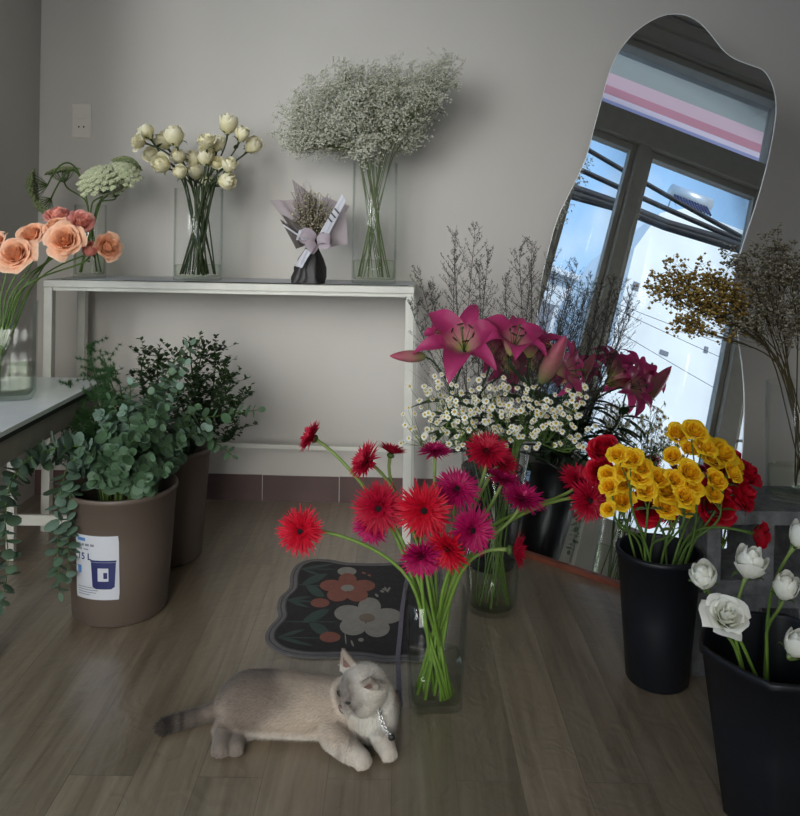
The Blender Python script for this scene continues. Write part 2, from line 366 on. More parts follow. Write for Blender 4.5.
# buildings across the street
b1 = thing('white_building', 'tall white building across the street in the mirror reflection', 'building', (-10.5, -2.2, -.1))
mb = MB(); top = [(-1.06, 5.35), (-1.34, 6.12), (-1.75, 6.38), (-3.6, 6.38)]
pl = [(-1.06, -.1)]+top+[(-3.6, -.1)]
mb.prism(pl, 0, 3, T=lambda p: V((-9-p.z, p.x, p.y))); mb.build('wall', 'stucco', b1, smooth=False)
for (yy, zz, a, b) in ((-1.23, 4.72, .05, .07), (-1.93, 3.82, .07, .035), (-2.6, 4.12, .03, .05)):
    mb = MB(); mb.box((-8.995, yy, zz), (.01, a, b)); mb.build('window', 'greyprint', b1, smooth=False)
tk = thing('water_heater', 'steel solar water heater on the roof of the white building', 'water heater', (-9.3, -1.9, 6.38))
mb = MB(); mb.tube([(-9.3, -1.55, 6.75), (-9.3, -2.3, 6.75)], .14, 16); mb.build('tank', 'tankmetal', tk)
mb = MB()
for i in range(12): mb.tube([(-9.22, -1.6-.055*i, 6.68), (-8.98, -1.6-.055*i, 6.42)], .018, 6)
mb.build('collector', 'navy', tk)
mb = MB()
for yy in (-1.6, -2.25):
    mb.tube([(-9.4, yy, 6.38), (-9.3, yy, 6.7), (-9.02, yy, 6.38)], .015, 6)
mb.build('rack', 'tankmetal', tk)
b2 = thing('low_building', 'lower pale building left of the tall white one in the mirror', 'building', (-11, .9, -.1))
mb = MB(); mb.box((-12, .95, 2.35), (2, 1.45, 2.45)); mb.box((-10.2, .95, 4.83), (.35, 1.5, .05)); mb.build('wall', 'stucco2', b2, smooth=False)
for i in range(3):
    mb = MB(); mb.box((-9.995, -.1+.8*i, 3.9), (.02, .2, .35)); mb.build('window', 'greyprint', b2, smooth=False)
b3 = thing('low_annex', 'low grey blue building at right edge of the mirror reflection', 'building', (-10, -5, -.1))
mb = MB(); mb.box((-11, -5.3, 1.65), (1.5, 1.6, 1.75)); mb.box((-9.7, -5.3, 3.43), (.4, 1.65, .04)); mb.build('wall', 'stucco2', b3, smooth=False)
mb = MB(); mb.box((-9.49, -4.6, 2.9), (.02, .4, .2)); mb.build('window', 'greyprint', b3, smooth=False)
cab = [(1.46, 3.91, -.23, 3.62, .018), (1.48, 3.67, -.28, 3.57, .02), (1.49, 3.45, -.25, 3.50, .035), (1.49, 3.40, -.25, 3.47, .03), (1.49, 3.37, -.25, 3.52, .02),
       (.75, 2.50, .16, 2.49, .004), (.74, 2.25, -.24, 2.06, .004), (.74, 2.44, -.2, 2.36, .004)]
for i, (ya, za, yb, zb, rr) in enumerate(cab):
    rr *= 1.4 if rr > .01 else .7
    ya0, yb0 = ya, yb; k = (zb-za)/(yb-ya); mb = MB(); pts = []
    for j in range(25):
        y = 6-12*j/24; pts.append((-4, y, za+k*(y-ya)+.012*(y-.6)**2-.01+(.015*math.sin(y*5+i) if i in (2, 3, 4) else 0)))
    mb.tube(pts, rr, 6); o = mb.build('overhead_cable', 'cable', loc=V((-4, 0, za)))
    tag(o, ['upper thick black overhead cable crossing the sky in the mirror', 'second thick black overhead cable in the mirror, below the top one',
            'bundled black street cable, one of the sagging lowest thick bundle', 'bundled black street cable, one of the sagging lowest thick bundle', 'bundled black street cable, one of the sagging lowest thick bundle',
            'thin wire crossing the white facade in the mirror', 'thin wire crossing the white facade in the mirror', 'thin wire crossing the white facade in the mirror'][i], 'cable',
        None if i < 2 else ('bundled street cables' if i < 5 else 'thin wires before the white facade'))
# ------------------------------------------------------------------ world & sun
wd = bpy.data.worlds.new('sky'); sc.world = wd; wd.use_nodes = True; nt = wd.node_tree; nt.nodes.clear()
L = nt.links.new; out = nt.nodes.new('ShaderNodeOutputWorld'); bg = N(nt, 'ShaderNodeBackground', Strength=.95)
tc = nt.nodes.new('ShaderNodeTexCoord'); sp = nt.nodes.new('ShaderNodeSeparateXYZ'); L(tc.outputs['Generated'], sp.inputs[0])
r = ramp(nt, [(0, (.45, .60, .76)), (.25, (.33, .55, .84)), (1, (.22, .44, .84))]); L(sp.outputs['Z'], r.inputs['Fac'])
ns = N(nt, 'ShaderNodeTexNoise', Scale=3.0, Detail=6.0); L(tc.outputs['Generated'], ns.inputs['Vector'])
rc = ramp(nt, [(.52, (0, 0, 0)), (.7, (1, 1, 1))]); L(ns.outputs['Fac'], rc.inputs['Fac'])
mx = nt.nodes.new('ShaderNodeMixRGB'); mx.inputs[2].default_value = (.85, .88, .92, 1)
L(rc.outputs['Color'], mx.inputs[0]); L(r.outputs['Color'], mx.inputs[1]); L(mx.outputs[0], bg.inputs['Color']); L(bg.outputs[0], out.inputs['Surface'])
sun = bpy.data.lights.new('sun', 'SUN'); sun.energy = 2.2; sun.angle = .02; sun.color = (1, .96, .9)
so = bpy.data.objects.new('sun', sun); COL.objects.link(so); so.location = (6, -4, 12)
ar = bpy.data.lights.new('added_daylight_fill', 'AREA'); ar.shape = 'RECTANGLE'; ar.size = 2.1; ar.size_y = 1.7; ar.energy = 24; ar.color = (1, .985, .95); ar.spread = math.radians(60)  # added area lamp outside the left glazing, brightens the room
ao = bpy.data.objects.new('added_daylight_fill', ar); COL.objects.link(ao); ao.location = (-2.2, -.62, 1.75)
ao.rotation_euler = (ao.location-V((-1.15, 2.5, 1.1))).to_track_quat('Z', 'Y').to_euler()
a2 = bpy.data.lights.new('added_daylight_fill', 'AREA'); a2.shape = 'RECTANGLE'; a2.size = 1.7; a2.size_y = 2.1; a2.energy = 20; a2.color = (1, .95, .87); a2.spread = math.radians(64)  # added lamp outside the front opening, fills left corner and floor
o2 = bpy.data.objects.new('added_daylight_fill', a2); COL.objects.link(o2); o2.location = (-.75, RY-.5, 1.6)
o2.rotation_euler = (o2.location-V((-.75, 1.1, .0))).to_track_quat('Z', 'Y').to_euler()
so.rotation_euler = V((.62, -.42, .66)).to_track_quat('Z', 'Y').to_euler()
# ------------------------------------------------------------------ furniture
sh = thing('console_shelf', 'long narrow white console table against the back wall', 'console table', (-.5, 2.7, 0))
th = math.radians(-3.0); cS, sS = math.cos(th), math.sin(th)
SO = V((-1.15, 2.585, 0)); SW, SD, SH = 1.20, .275, .815
def shp(x, y, z): return V((SO.x+x*cS-y*sS, SO.y+x*sS+y*cS, z))
RS = Matrix.Rotation(th, 3, 'Z')
def sbox(mb, x0, x1, y0, y1, z0, z1, mi=0): mb.box(shp((x0+x1)/2, (y0+y1)/2, (z0+z1)/2), ((x1-x0)/2, (y1-y0)/2, (z1-z0)/2), mi, RS)
mb = MB(); sbox(mb, 0, SW, 0, SD, SH-.022, SH); mb.build('shelf_top', 'whitepaint', sh, False, bevel=.002)
mb = MB()
sbox(mb, .015, SW-.015, .01, .028, SH-.034, SH-.022)
mb.build('apron', 'whitepaint', sh, False)
for x in (.0, SW-.028):
    for y in (.004, SD-.032):
        mb = MB(); sbox(mb, x, x+.028, y, y+.028, 0, SH-.0225); mb.build('leg', 'whitepaint', sh, False, bevel=.002)
mb = MB(); sbox(mb, .028, SW-.028, SD-.026, SD-.012, .222, .236); mb.build('back_rail', 'whitepaint', sh, False)
mb = MB()
def paper(x0, x1, y0, y1): 
    sbox(mb, x0, x1, y0, y1, SH+.0005, SH+.0014)
sbox(mb, .06, SW-.01, .05, SD-.03, SH, SH+.001)
pp = mb.build('paper_runner', 'sticker', loc=shp(.6, .14, SH), smooth=False)
tag(pp, 'thin white paper laid along the top of the console table', 'paper')
mb = MB()
for k in range(3): sbox(mb, .05+.2*k, SW-.02-.15*(2-k), .02+.012*k, .024+.012*k, SH+.0002, SH+.0012)
tag(mb.build('black_cord', 'edge', loc=shp(.6, .03, SH)), 'thin dark cords lying along the front edge of the console top', 'cord')
TZ = .53
tb = thing('side_table', 'low white-topped table in the left corner under the peach roses', 'table', (-1.1, 2.1, 0))
mb = MB(); box_between(mb, (-1.315, 1.76, TZ-.012), (-.885, 2.435, TZ)); mb.build('tabletop', 'tabletop', tb, False, bevel=.001)
mb = MB(); box_between(mb, (-1.313, 1.762, TZ-.024), (-.887, 2.433, TZ-.0125)); mb.build('edge_band', 'edge', tb, False)
mb = MB()
for a, b in (((-.915, 1.80), (-.897, 2.40)), ((-1.305, 1.80), (-1.287, 2.40)), ((-1.287, 2.382), (-.915, 2.40)), ((-1.287, 1.80), (-.915, 1.818))):
    box_between(mb, (a[0], a[1], TZ-.085), (b[0], b[1], TZ-.0245))
mb.build('apron', 'apron', tb, False)
for x, y in ((-1.30, 1.80), (-.93, 1.80), (-1.30, 2.36), (-.93, 2.36), (-1.15, 2.36)):
    mb = MB(); box_between(mb, (x, y, 0), (x+.024, y+.02, TZ-.0855)); mb.build('leg', 'whitepaint', tb, False, bevel=.002)
mb = MB(); box_between(mb, (-1.275, 2.363, .105), (-.931, 2.375, .135)); mb.build('lower_rail', 'whitepaint', tb, False)
# switch plate
sp_ = thing('wall_switch', 'pale wall plate with a rocker switch above a two pin socket', 'switch', at(82, 121, 2.93))
P = at(82, 121, 2.936); mb = MB(); mb.box(P, (.036, .006, .064)); mb.build('plate', 'plate', sp_, False, bevel=.004)
mb = MB(); mb.box(P+V((.0, -.0075, .022)), (.014, .003, .014)); mb.build('rocker', 'plate', sp_, False, bevel=.001)
mb = MB()
for dx in (-.009, .009): mb.ball(P+V((dx, -.006, -.022)), (.0035, .002, .0035), 8, 4)
mb.build('socket_holes', 'dark', sp_)
# ------------------------------------------------------------------ mirror
my, mt_ = math.radians(42), math.radians(13.5)
MN = V((-math.sin(my)*math.cos(mt_), -math.cos(my)*math.cos(mt_), math.sin(mt_)))
MP = (fl(517, 553)+fl(621, 586))/2+V((0, 0, .012))
def mhit(x, y):
    d = ray(x, y); c = V((0, 0, 1)); return c+d*((MP-c).dot(MN)/d.dot(MN))
MR = V((math.cos(my), -math.sin(my), 0)); MU = MN.cross(MR); MU = MU if MU.z > 0 else -MU
outl = [(675, 14), (662, 16), (649, 22), (635, 32), (626, 42), (618, 53), (609, 73), (601, 102), (594, 128), (585, 160), (571, 190), (558, 217), (549, 248), (541, 283), (537, 318),
        (537, 355), (538, 395), (534, 430), (525, 475), (518, 515), (514, 547), (521, 551.5), (560, 565), (640, 591), (700, 610.5), (712, 608), (722, 580), (732, 530), (739, 480), (743, 440), (744, 400), (742, 368), (738, 338), (735, 305), (735, 275),
        (741, 250), (755, 207), (766, 168), (773, 134), (776, 108), (773, 87), (764, 71), (750, 65), (735, 59), (723, 50), (711, 35), (700, 23), (688, 16)]
pts = []
for x, y in outl:
    q = mhit(x, y)-MP; pts.append((q.dot(MR), q.dot(MU)))
def smooth_closed(p, k=4):
    n = len(p); o = []
    for i in range(n):
        a, b, c, d = p[i-1], p[i], p[(i+1) % n], p[(i+2) % n]
        for j in range(k):
            t = j/k; o.append(tuple(.5*((2*b[e])+(-a[e]+c[e])*t+(2*a[e]-5*b[e]+4*c[e]-d[e])*t*t+(-a[e]+3*b[e]-3*c[e]+d[e])*t**3) for e in (0, 1)))
    return o
pts = smooth_closed(pts)
lowest = min(p[1] for p in pts)
TM = lambda p: MP+MR*p.x+MU*p.y+MN*p.z
mi_ = thing('floor_mirror', 'tall wavy frameless mirror leaning back on the floor by the lilies', 'mirror', (MP.x, MP.y, 0))
mb = MB(); mb.prism(pts, -.004, 0, 0, side_mi=1, T=TM); mg = mb.build('mirror_glass', ['mirror', 'mirroredge'], mi_, False)
mb = MB(); mb.tube([TM(V((x, y, -.001))) for x, y in pts+pts[:1]], .0017, 6, cap=False); mb.build('rim_highlight', 'rim', mi_)  # white bevel tube stands in for the bright edge highlight
mb = MB(); mb.prism([(x*.985, y*.99+.006) for x, y in pts], -.016, -.0045, 0, T=TM); mb.build('backing_board', 'redwood', mi_, False)
mb = MB()
x0 = min(p[0] for p in pts if p[1] < lowest+.1); x1 = max(p[0] for p in pts if p[1] < lowest+.06)
A_ = TM(V((x0+.0, lowest, 0))); B_ = TM(V((x1-.03, lowest, 0)))
dirb = MR
cc = (A_+B_)/2; Rb = Matrix.Rotation(-my, 3, 'Z')
nh = V((MN.x, MN.y, 0)).normalized()
mb.box(V((cc.x, cc.y, .008))+nh*.004-nh*.02, ((B_-A_).length/2, .03, .008), 0, Rb); mb.build('base_rail', 'redwood', mi_, False, bevel=.002)
for s_ in (-.18, .12):
    mb = MB(); a = TM(V((s_, .95, -.02))); foot = V((a.x, a.y, .01))-nh*.10; mb.tube([a, foot], .009, 8); mb.build('rear_strut', 'edge', mi_)
# ------------------------------------------------------------------ vessels
def superell(p): return lambda a: 1/((abs(math.cos(a))**p+abs(math.sin(a))**p)**(1/p))
def vase(label, c, r0, r1, h, wh, shape=None, rot=0, name='glass_vase', n=40, base=.012):
    c = V(c); t = thing(name, label, 'vase', c); wt = .003
    q = (lambda a: shape(a-rot)) if shape else None
    mb = MB()
    def R(z): return r0+(r1-r0)*z/h
    mb.lathe([(.001, 0), (r0*.97, 0), (r0, .004), (R(h*.5), h*.5), (r1, h-.001), (r1-wt*.5, h), (r1-wt, h-.001), (R(h*.5)-wt, h*.5), (r0-wt, base+.003), (r0-wt-.003, base), (.001, base)], n, c, shape=q)
    mb.build('vase_body', 'glass', t)
    mb = MB(); e = wt+.0012
    mb.lathe([(.001, base+.0012), (r0-e-.002, base+.0012), (R(wh)-e, wh), (.001, wh)], n, c, shape=q)
    mb.build('water', 'water', t)
    return t, c, r0, r1, h, base
def stempath(v, head, D, L=None, spread=.62, lean=.72, n=12, rnd_=1.0):
    _, c, r0, r1, h, base = v
    d = V((head.x-c.x, head.y-c.y, 0)); l = d.length; u = d/l if l > 1e-4 else V((1, 0, 0))
    k = min(1, l/(r1*1.3+.001))
    j = V((rnd.uniform(-1, 1), rnd.uniform(-1, 1), 0))*.55*rnd_
    e = (u*k+j); e = e.normalized()*min(e.length, 1)*r1*spread
    b = (-u*k+j*1.2+V((rnd.uniform(-.4, .4), rnd.uniform(-.4, .4), 0))); b = b.normalized()*min(b.length, 1)*r0*lean
    B = c+b+V((0, 0, base+.006)); E = c+e+V((0, 0, h))
    S = (E-B).normalized(); L = L or (head-E).length*.35
    p2 = [B+(E-B)*(i/4) for i in range(4)]
    return p2+bez(E, E+S*(head-E).length*.4, head-V(D).normalized()*L, head, n), B
# ------------------------------------------------------------------ flowers
def rose_head(mb, H, D, R, o=.6, np_=18, tall=1.0, sq=.0):
    Rm = rot_to(D, rnd.random()*6); Hh = R*(1.75-.55*o)*tall; H = V(H)
    for i in range(np_):
        t = i/(np_-1); a = i*2.39996+rnd.uniform(-.2, .2)
        rad = R*((.14+.76*t**.95) if o > .5 else (.42+.40*t**.7)); zt = Hh*(1-(.42*o)*t**1.4)*rnd.uniform(.95, 1.04)
        wd_ = (1.35-.5*t) if o > .5 else 1.25; cu = o*t*t*.42*R*rnd.uniform(.7, 1.3); ph = rnd.random()*6
        def fn(u, v):
            rr = rad*(math.sin(min(1, (.12+v)*1.0)*PI/2)**.75)
            if o < .5: rr *= 1-(.62-.34*t)*max(0, v-.45)**1.5/.41*(1-o)
            rr += cu*max(0, v-.45)**2/.3
            tip = 1-.30*abs(u)**2.4*v
            z = zt*(v*tip)-o*t*.30*R*max(0, v-.72)**2/.08*.6
            wv = wd_*(math.sin(min(1, v*1.6+.12)*PI/2))*(1-.35*max(0, v-.65)/.35)
            rr += .035*R*math.sin(u*5+ph)*v*o + .04*R*u*(1 if i % 2 else -1)*v
            ang = a+u*wv
            return H+Rm @ V((rr*math.cos(ang), rr*math.sin(ang), z))
        mb.patch(fn, 6, 6, 0, lambda u, v: min(1, v*v*.72+t*.28))
    mb.ball(H+Rm @ V((0, 0, R*.10)), R*.22, 8, 5, 1)
    if o >= .5: mb.ball(H+Rm @ V((0, 0, Hh*.38)), (R*.15, R*.15, Hh*.42), 10, 8, 0, Rm, t=.25)
    if o < .5: mb.ball(H+Rm @ V((0, 0, Hh*.5)), (R*.42, R*.42, Hh*.42), 10, 8, 0, Rm, t=.45)
def sepals(mb, H, D, R, n=5, out=.6, mi=0):
    Rm = rot_to(D, rnd.random())
    for i in range(n):
        a = 2*PI*i/n+rnd.uniform(-.2, .2); ca, sa = math.cos(a), math.sin(a); l = R*rnd.uniform(.9, 1.3); dr = rnd.uniform(-.6, .2)
        def fn(u, v):
            r = R*.1+l*out*math.sin(v*1.6); z = l*(.35*math.sin(v*2.2)+dr*v*v*.6); w = R*.16*(1-v)**.8
            return V(H)+Rm @ V((r*ca-u*w*sa, r*sa+u*w*ca, z-.02*R))
        mb.patch(fn, 2, 4, mi)
def leaf(mb, base, d, l, w, droop=.3, mi=0, n=5, side=None, rounder=1.0, fold=.15):
    d = V(d).normalized(); s = side or d.cross(V((0, 0, 1)))
    s = s.normalized() if s.length > 1e-4 else V((1, 0, 0)); up = s.cross(d)
    def fn(u, v):
        c = base+d*(l*v)-V((0, 0, 1))*droop*l*v*v
        ww = w*(math.sin(PI*min(1, v**(.75)))**rounder)*.5
        return c+s*(u*ww)+up*(abs(u)*ww*fold)
    mb.patch(fn, 2, n, mi)
def flower(kind, label, cat, v, H, D, R, o, pm, sm, sr=.0022, group=None, np_=18, leaves=0, tall=1.0, spread=.62, L=None, stemtop=None):
    H = V(H); D = V(D).normalized()
    path, B = stempath(v, H-D*R*.05, D, L, spread)
    t = thing(kind, label, cat, B, group)
    mb = MB(); mb.tube(path, [sr]*(len(path)-2)+[sr*1.15, sr*1.5], 6)
    for i in range(leaves):
        p = path[-3-i*2]; leaf(mb, p, V((rnd.uniform(-1, 1), rnd.uniform(-1, 1), .3)), R*1.1, R*.5, .3)
    mb.build('stem', sm, t)
    mb = MB(); rose_head(mb, H, D, R, o, np_, tall); mb.build('bloom', [pm, 'sepal'], t)
    mb = MB(); sepals(mb, H, D, R); mb.build('sepals', 'sepal', t)
    return t
CAMP = V((0, 0, 1))
def tow(p, k=1.0, up=0.0, right=0.0):
    """direction from p towards the viewer mixed with up and right"""
    d = (CAMP-V(p)).normalized()*k+V((0, 0, up))+V((right, 0, 0)); return d.normalized()
# peach roses on the table
vp = vase('square-shouldered clear glass vase of peach roses on the low table', (-1.05, 2.155, TZ), .066, .068, .255, .085, superell(7), .3)
for (x, y, Y, R, D, o, pm, lab) in [
    (15, 254, 2.06, .046, (.0, -.8, .45), 1, 'peach', 'open peach rose at the picture\'s left edge, lowest on the left'),
    (-4, 243, 2.12, .034, (-.5, -.6, .5), .9, 'peach', 'peach rose half cut off by the left edge of the picture'),
    (32, 234, 2.14, .038, (-.1, -.7, .6), .9, 'peach', 'medium peach rose between the left-edge rose and the large middle one'),
    (65, 240, 2.05, .046, (.08, -.95, .3), 1, 'peach', 'largest peach rose, facing front with a full swirl'),
    (58, 216, 2.18, .040, (.1, -.4, .9), .9, 'pinkpeach', 'pinkish rose at the top of the peach bunch'),
    (56, 227, 2.12, .036, (-.2, -.6, .7), .9, 'peach', 'peach rose tucked under the topmost pinkish rose'),
    (82, 222, 2.14, .036, (.5, -.6, .6), .8, 'pinkpeach', 'pink rose to the right of the topmost one, turned right'),
    (90, 251, 2.10, .028, (.25, -.7, .5), .4, 'pinkpeach', 'small pink and peach rose bud below the pink rose'),
    (108, 247, 2.12, .038, (.75, -.6, .25), .8, 'peach', 'salmon rose farthest right in the peach bunch, seen from the side')]:
    R *= .9; c = at(x, y, Y); D = V(D).normalized(); flower('peach_rose', lab, 'rose', vp, c-D*R*.55, D, R, o, pm, 'stem', .0025, np_=38 if o > .7 else 24, leaves=1)
# cream roses on the shelf
vc = vase('clear cylinder vase of cream roses on the console table', (-.675, 2.68, SH+.0014), .080, .080, .305, .05)
creams = [(137, 141, 9, (-.8, -.5, .2), .7, 'cream rose farthest left, its yellow heart facing left'), (147, 132, 8, (-.5, -.1, .9), .2, 'cream rosebud above the leftmost rose'), (163, 141, 9, (-.3, -.5, .6), .3, 'cream rose in the left clump, just left of the big pale bud'),
    (174, 136, 10.5, (-.2, -.3, .9), .2, 'large pale cream bud topping the left clump'), (151, 154, 8, (-.5, -.7, .2), .4, 'cream rose low on the left, under the leftmost rose'), (161, 164, 10, (-.4, -.8, .3), .4, 'cream rose with pale yellow heart, lowest of the left clump'),
    (178, 157, 8, (-.2, -.7, .6), .2, 'narrow cream rosebud between the left clump and the middle'), (193, 160, 8, (0, -.5, .9), .1, 'small tight cream bud in the middle, left of its twin'), (205, 158, 8, (.1, -.5, .9), .1, 'small tight cream bud in the middle, right of its twin'),
    (209, 150, 10, (.1, -.6, .7), .5, 'open cream rose in the centre above the two tight buds'), (206, 141, 9, (0, -.4, .9), .5, 'cream rose behind the open central one'), (218, 143, 8, (.2, -.2, .9), .2, 'slim cream bud just right of the central open rose'),
    (228, 124, 10, (.1, -.2, 1), .2, 'tallest cream rosebud, at the top of the bunch'), (242, 134, 8, (.4, -.3, .9), .3, 'cream rosebud right below the tallest one'), (253, 145, 9, (.7, -.3, .7), .2, 'cream rosebud farthest right on its dark stem'),
    (229, 165, 8, (.3, -.5, .7), .3, 'cream rose half hidden behind the right stems'), (217, 163, 8, (.1, -.6, .6), .5, 'yellowest cream rose deep in the centre'), (208, 183, 7.5, (0, -.6, .8), .1, 'little cream bud just over the vase rim'),
    (227, 181, 9.5, (.9, -.4, .0), .3, 'cream rose lying sideways on the vase rim'), (195, 172, 8, (-.1, -.6, .7), .3, 'cream rose low in the middle under the tight buds'), (180, 172, 7.5, (-.2, -.6, .6), .3, 'cream rose low on the left, near the vase rim')]
for i, (x, y, r, D, o, lab) in enumerate(creams):
    Y = 2.66+.06*((i*7) % 5-2)/2; R = r*Y/800*(1.28 if o < .5 else 1.12); c = at(x, y, Y); D = V(D).normalized()
    flower('cream_rose', lab, 'rose', vc, c-D*R*.8, D, R, o, 'cream', 'darkstem', .0030, np_=12 if o < .5 else 22, leaves=1 if i % 2 else 0)
for k in range(9):
    x, y = (190+k*4.5, 176+(k*5 % 9)); c = at(x, y, 2.68+.03*math.sin(k))
    path, B = stempath(vc, c, (0, 0, 1), spread=.7); mb = MB(); mb.tube(path, .0027, 6); leaf(mb, path[-1], (rnd.uniform(-1, 1), -.3, .6), .03, .012)
    tag(mb.build('rose_stem', 'darkstem', loc=B), 'bare dark rose stem packed in the cream rose vase', 'stem', 'bare stems in the cream rose vase')
# white roses in black bucket
def bucket(label, c, r0, r1, h, mat='binblack', shape=None, n=48, name='flower_bucket', cat='bucket', rimw=.004):
    c = V(c); t = thing(name, label, cat, c); mb = MB(); w_ = .003
    R = lambda z: r0+(r1-r0)*z/h
    mb.lathe([(.001, 0), (r0-.006, 0), (r0, .006), (R(h*.5), h*.5), (r1-.001, h-.014), (r1+rimw, h-.012), (r1+rimw, h-.002), (r1+rimw-.002, h), (r1-w_, h), (r1-w_-.001, h-.006), (R(h*.5)-w_, h*.5), (r0-w_, .01), (.001, .01)], n, c, shape=shape)
    mb.build('bucket_body', mat, t)
    mb = MB(); mb.lathe([(.001, .0105), (r0-w_-.002, .0105), (R(h*.35)-w_-.002, h*.35), (.001, h*.35)], n, c, shape=shape); mb.build('water', 'water', t)
    return t, c, r0, r1, h, .011
def octsh(a0, p=.55):
    def f(a):
        k = 2*PI/6; b = ((a-a0) % k)-k/2; return 1*(1-p)+p*math.cos(k/2)/math.cos(b)*1.06
    return f
bw = bucket('large black faceted bucket of white roses at the right edge', (.662, 1.375, 0), .088, .128, .292, shape=octsh(.0, .6))
by = bucket('round black bucket of yellow and red roses by the mirror', (.590, 1.79, 0), .068, .090, .292)
whites = [(703, 575, 15, (-.35, -.5, .8), .25, 'white rosebud leaning left, farthest left in the big black bucket'), (751, 562, 17, (.15, -.3, .95), .35, 'plump white rosebud standing tall over the bucket, second from left'),
    (728, 613, 19, (0, -.55, .75), .9, 'open white rose, lowest over the bucket rim'), (785, 587, 14, (.0, -.3, 1), .15, 'round closed white bud in the middle right of the bucket'),
    (797, 645, 14, (.3, -.4, .9), .2, 'white rosebud low at the right edge of the picture'), (802, 536, 14, (.4, -.3, .9), .3, 'highest white rose, cut by the right edge of the picture')]
for i, (x, y, r, D, o, lab) in enumerate(whites):
    Y = [1.34, 1.37, 1.28, 1.36, 1.27, 1.42][i]; R = r*Y/800*(1.25 if o < .5 else 1.05); c = at(x, y, Y); D = V(D).normalized()
    flower('white_rose', lab, 'rose', bw, c-D*R*.8, D, R, o, 'white', 'brightstem', .0030, np_=9 if o < .5 else 26, spread=.72)
# yellow spray roses: three blooms on each stem
ys = [(617, 454, 9, -.4), (631, 458, 11, -.2), (642, 467, 9, 0), (607, 474, 8, -.6), (609, 486, 9, -.6), (624, 482, 9, -.3), (640, 475, 11, 0), (645, 489, 10, 0), (658, 478, 10, 0),
      (622, 500, 11, -.3), (608, 509, 7, -.6), (624, 471, 9, -.3), (668, 490, 12, 0), (666, 506, 11, 0), (686, 508, 8, .1), (686, 496, 11, .1), (692, 485, 10, .2), (675, 479, 9, .1),
      (678, 433, 11, -.1), (673, 456, 8, -.2), (690, 449, 8, 0), (695, 431, 11, .2), (690, 472, 11, .1), (706, 446, 11, .3), (722, 452, 13, .4), (735, 463, 11, .6), (714, 458, 11, .3),
      (716, 480, 10, .3), (714, 494, 8, .3), (733, 472, 10, .6)]
ylab = ['stem of small yellow roses at the top left of the yellow bunch', 'stem of yellow spray roses on the far left, small and turned left', 'stem of yellow spray roses left of centre, facing front', 'stem of yellow roses hanging lowest on the left', 'stem of big open yellow roses in the middle front, lowest centre',
        'stem of yellow roses right of the middle front', 'stem of yellow roses rising at the very top with a small bud beneath', 'stem of yellow roses between the top pair and the right cluster', 'stem of large flat yellow roses at the upper right', 'stem of yellow roses drooping at the lower right beside the red roses']
for g in range(10):
    bl = ys[g*3:g*3+3]; Yc = 1.72+.045*((g*3) % 5-2)/2
    cx = sum(b[0] for b in bl)/3; cy_ = sum(b[1] for b in bl)/3; node = at(cx, cy_+28, Yc+.02)
    path, B = stempath(by, node, (0, 0, 1), spread=.7); t = thing('yellow_spray_rose', ylab[g], 'rose', B)
    mb = MB(); mb.tube(path, .0026, 6)
    hs = []
    for (x, y, r, sd) in bl:
        Y = Yc+rnd.uniform(-.025, .025); c = at(x, y, Y); R = r*Y/800*1.12; D = V((sd*1.1, -.75, .75 if y > 470 else 1.0)).normalized(); h_ = c-D*R*.45
        mb.tube(bez(node-V((0, 0, .01)), node+V((0, 0, .01)), h_-D*.02, h_, 6), .0016, 5); hs.append((h_, D, R))
    leaf(mb, node, (rnd.uniform(-1, 1), -.5, .4), .035, .018); leaf(mb, node, (rnd.uniform(-1, 1), -.2, .2), .035, .018)
    mb.build('stem', 'stem', t)
    for h_, D, R in hs:
        mb = MB(); rose_head(mb, h_, D, R*rnd.uniform(.92, 1.08), rnd.uniform(.7, 1), 24, .85); sepals(mb, h_, D, R, mi=1); mb.build('bloom', ['yellow', 'sepal'], t)
reds = [(604, 450, 16, 1.90, (-.3, -.5, .8), 'red rose behind the yellow ones, uppermost on the left'), (601, 472, 15, 1.88, (-.5, -.7, .4), 'red rose just below the upper left one'), (648, 508, 16, 1.85, (-.1, -.8, .3), 'dark red rose hidden behind the middle yellow stems'),
    (716, 504, 22, 1.80, (.2, -.8, .2), 'large dark red rose lowest right of the yellow bunch'), (727, 482, 20, 1.83, (.4, -.6, .6), 'dark red rose above the large lowest one'), (741, 494, 18, 1.80, (.7, -.5, .3), 'red rose squeezed between the dark roses and the drooping one'),
    (760, 535, 14, 1.70, (.95, -.25, -.15), 'bright red rose drooping right on a bent green stem'), (745, 474, 16, 1.86, (.5, -.4, .7), 'highest red rose at right, behind the yellow petals')]
for i, (x, y, r, Y, D, lab) in enumerate(reds):
    c = at(x, y, Y); R = r*Y/800; D = V(D).normalized()
    flower('red_rose', lab, 'rose', by, c-D*R*.5, D, R, .8, 'redrose', 'stem', .003, np_=24, spread=.75, L=.07 if i == 6 else None)
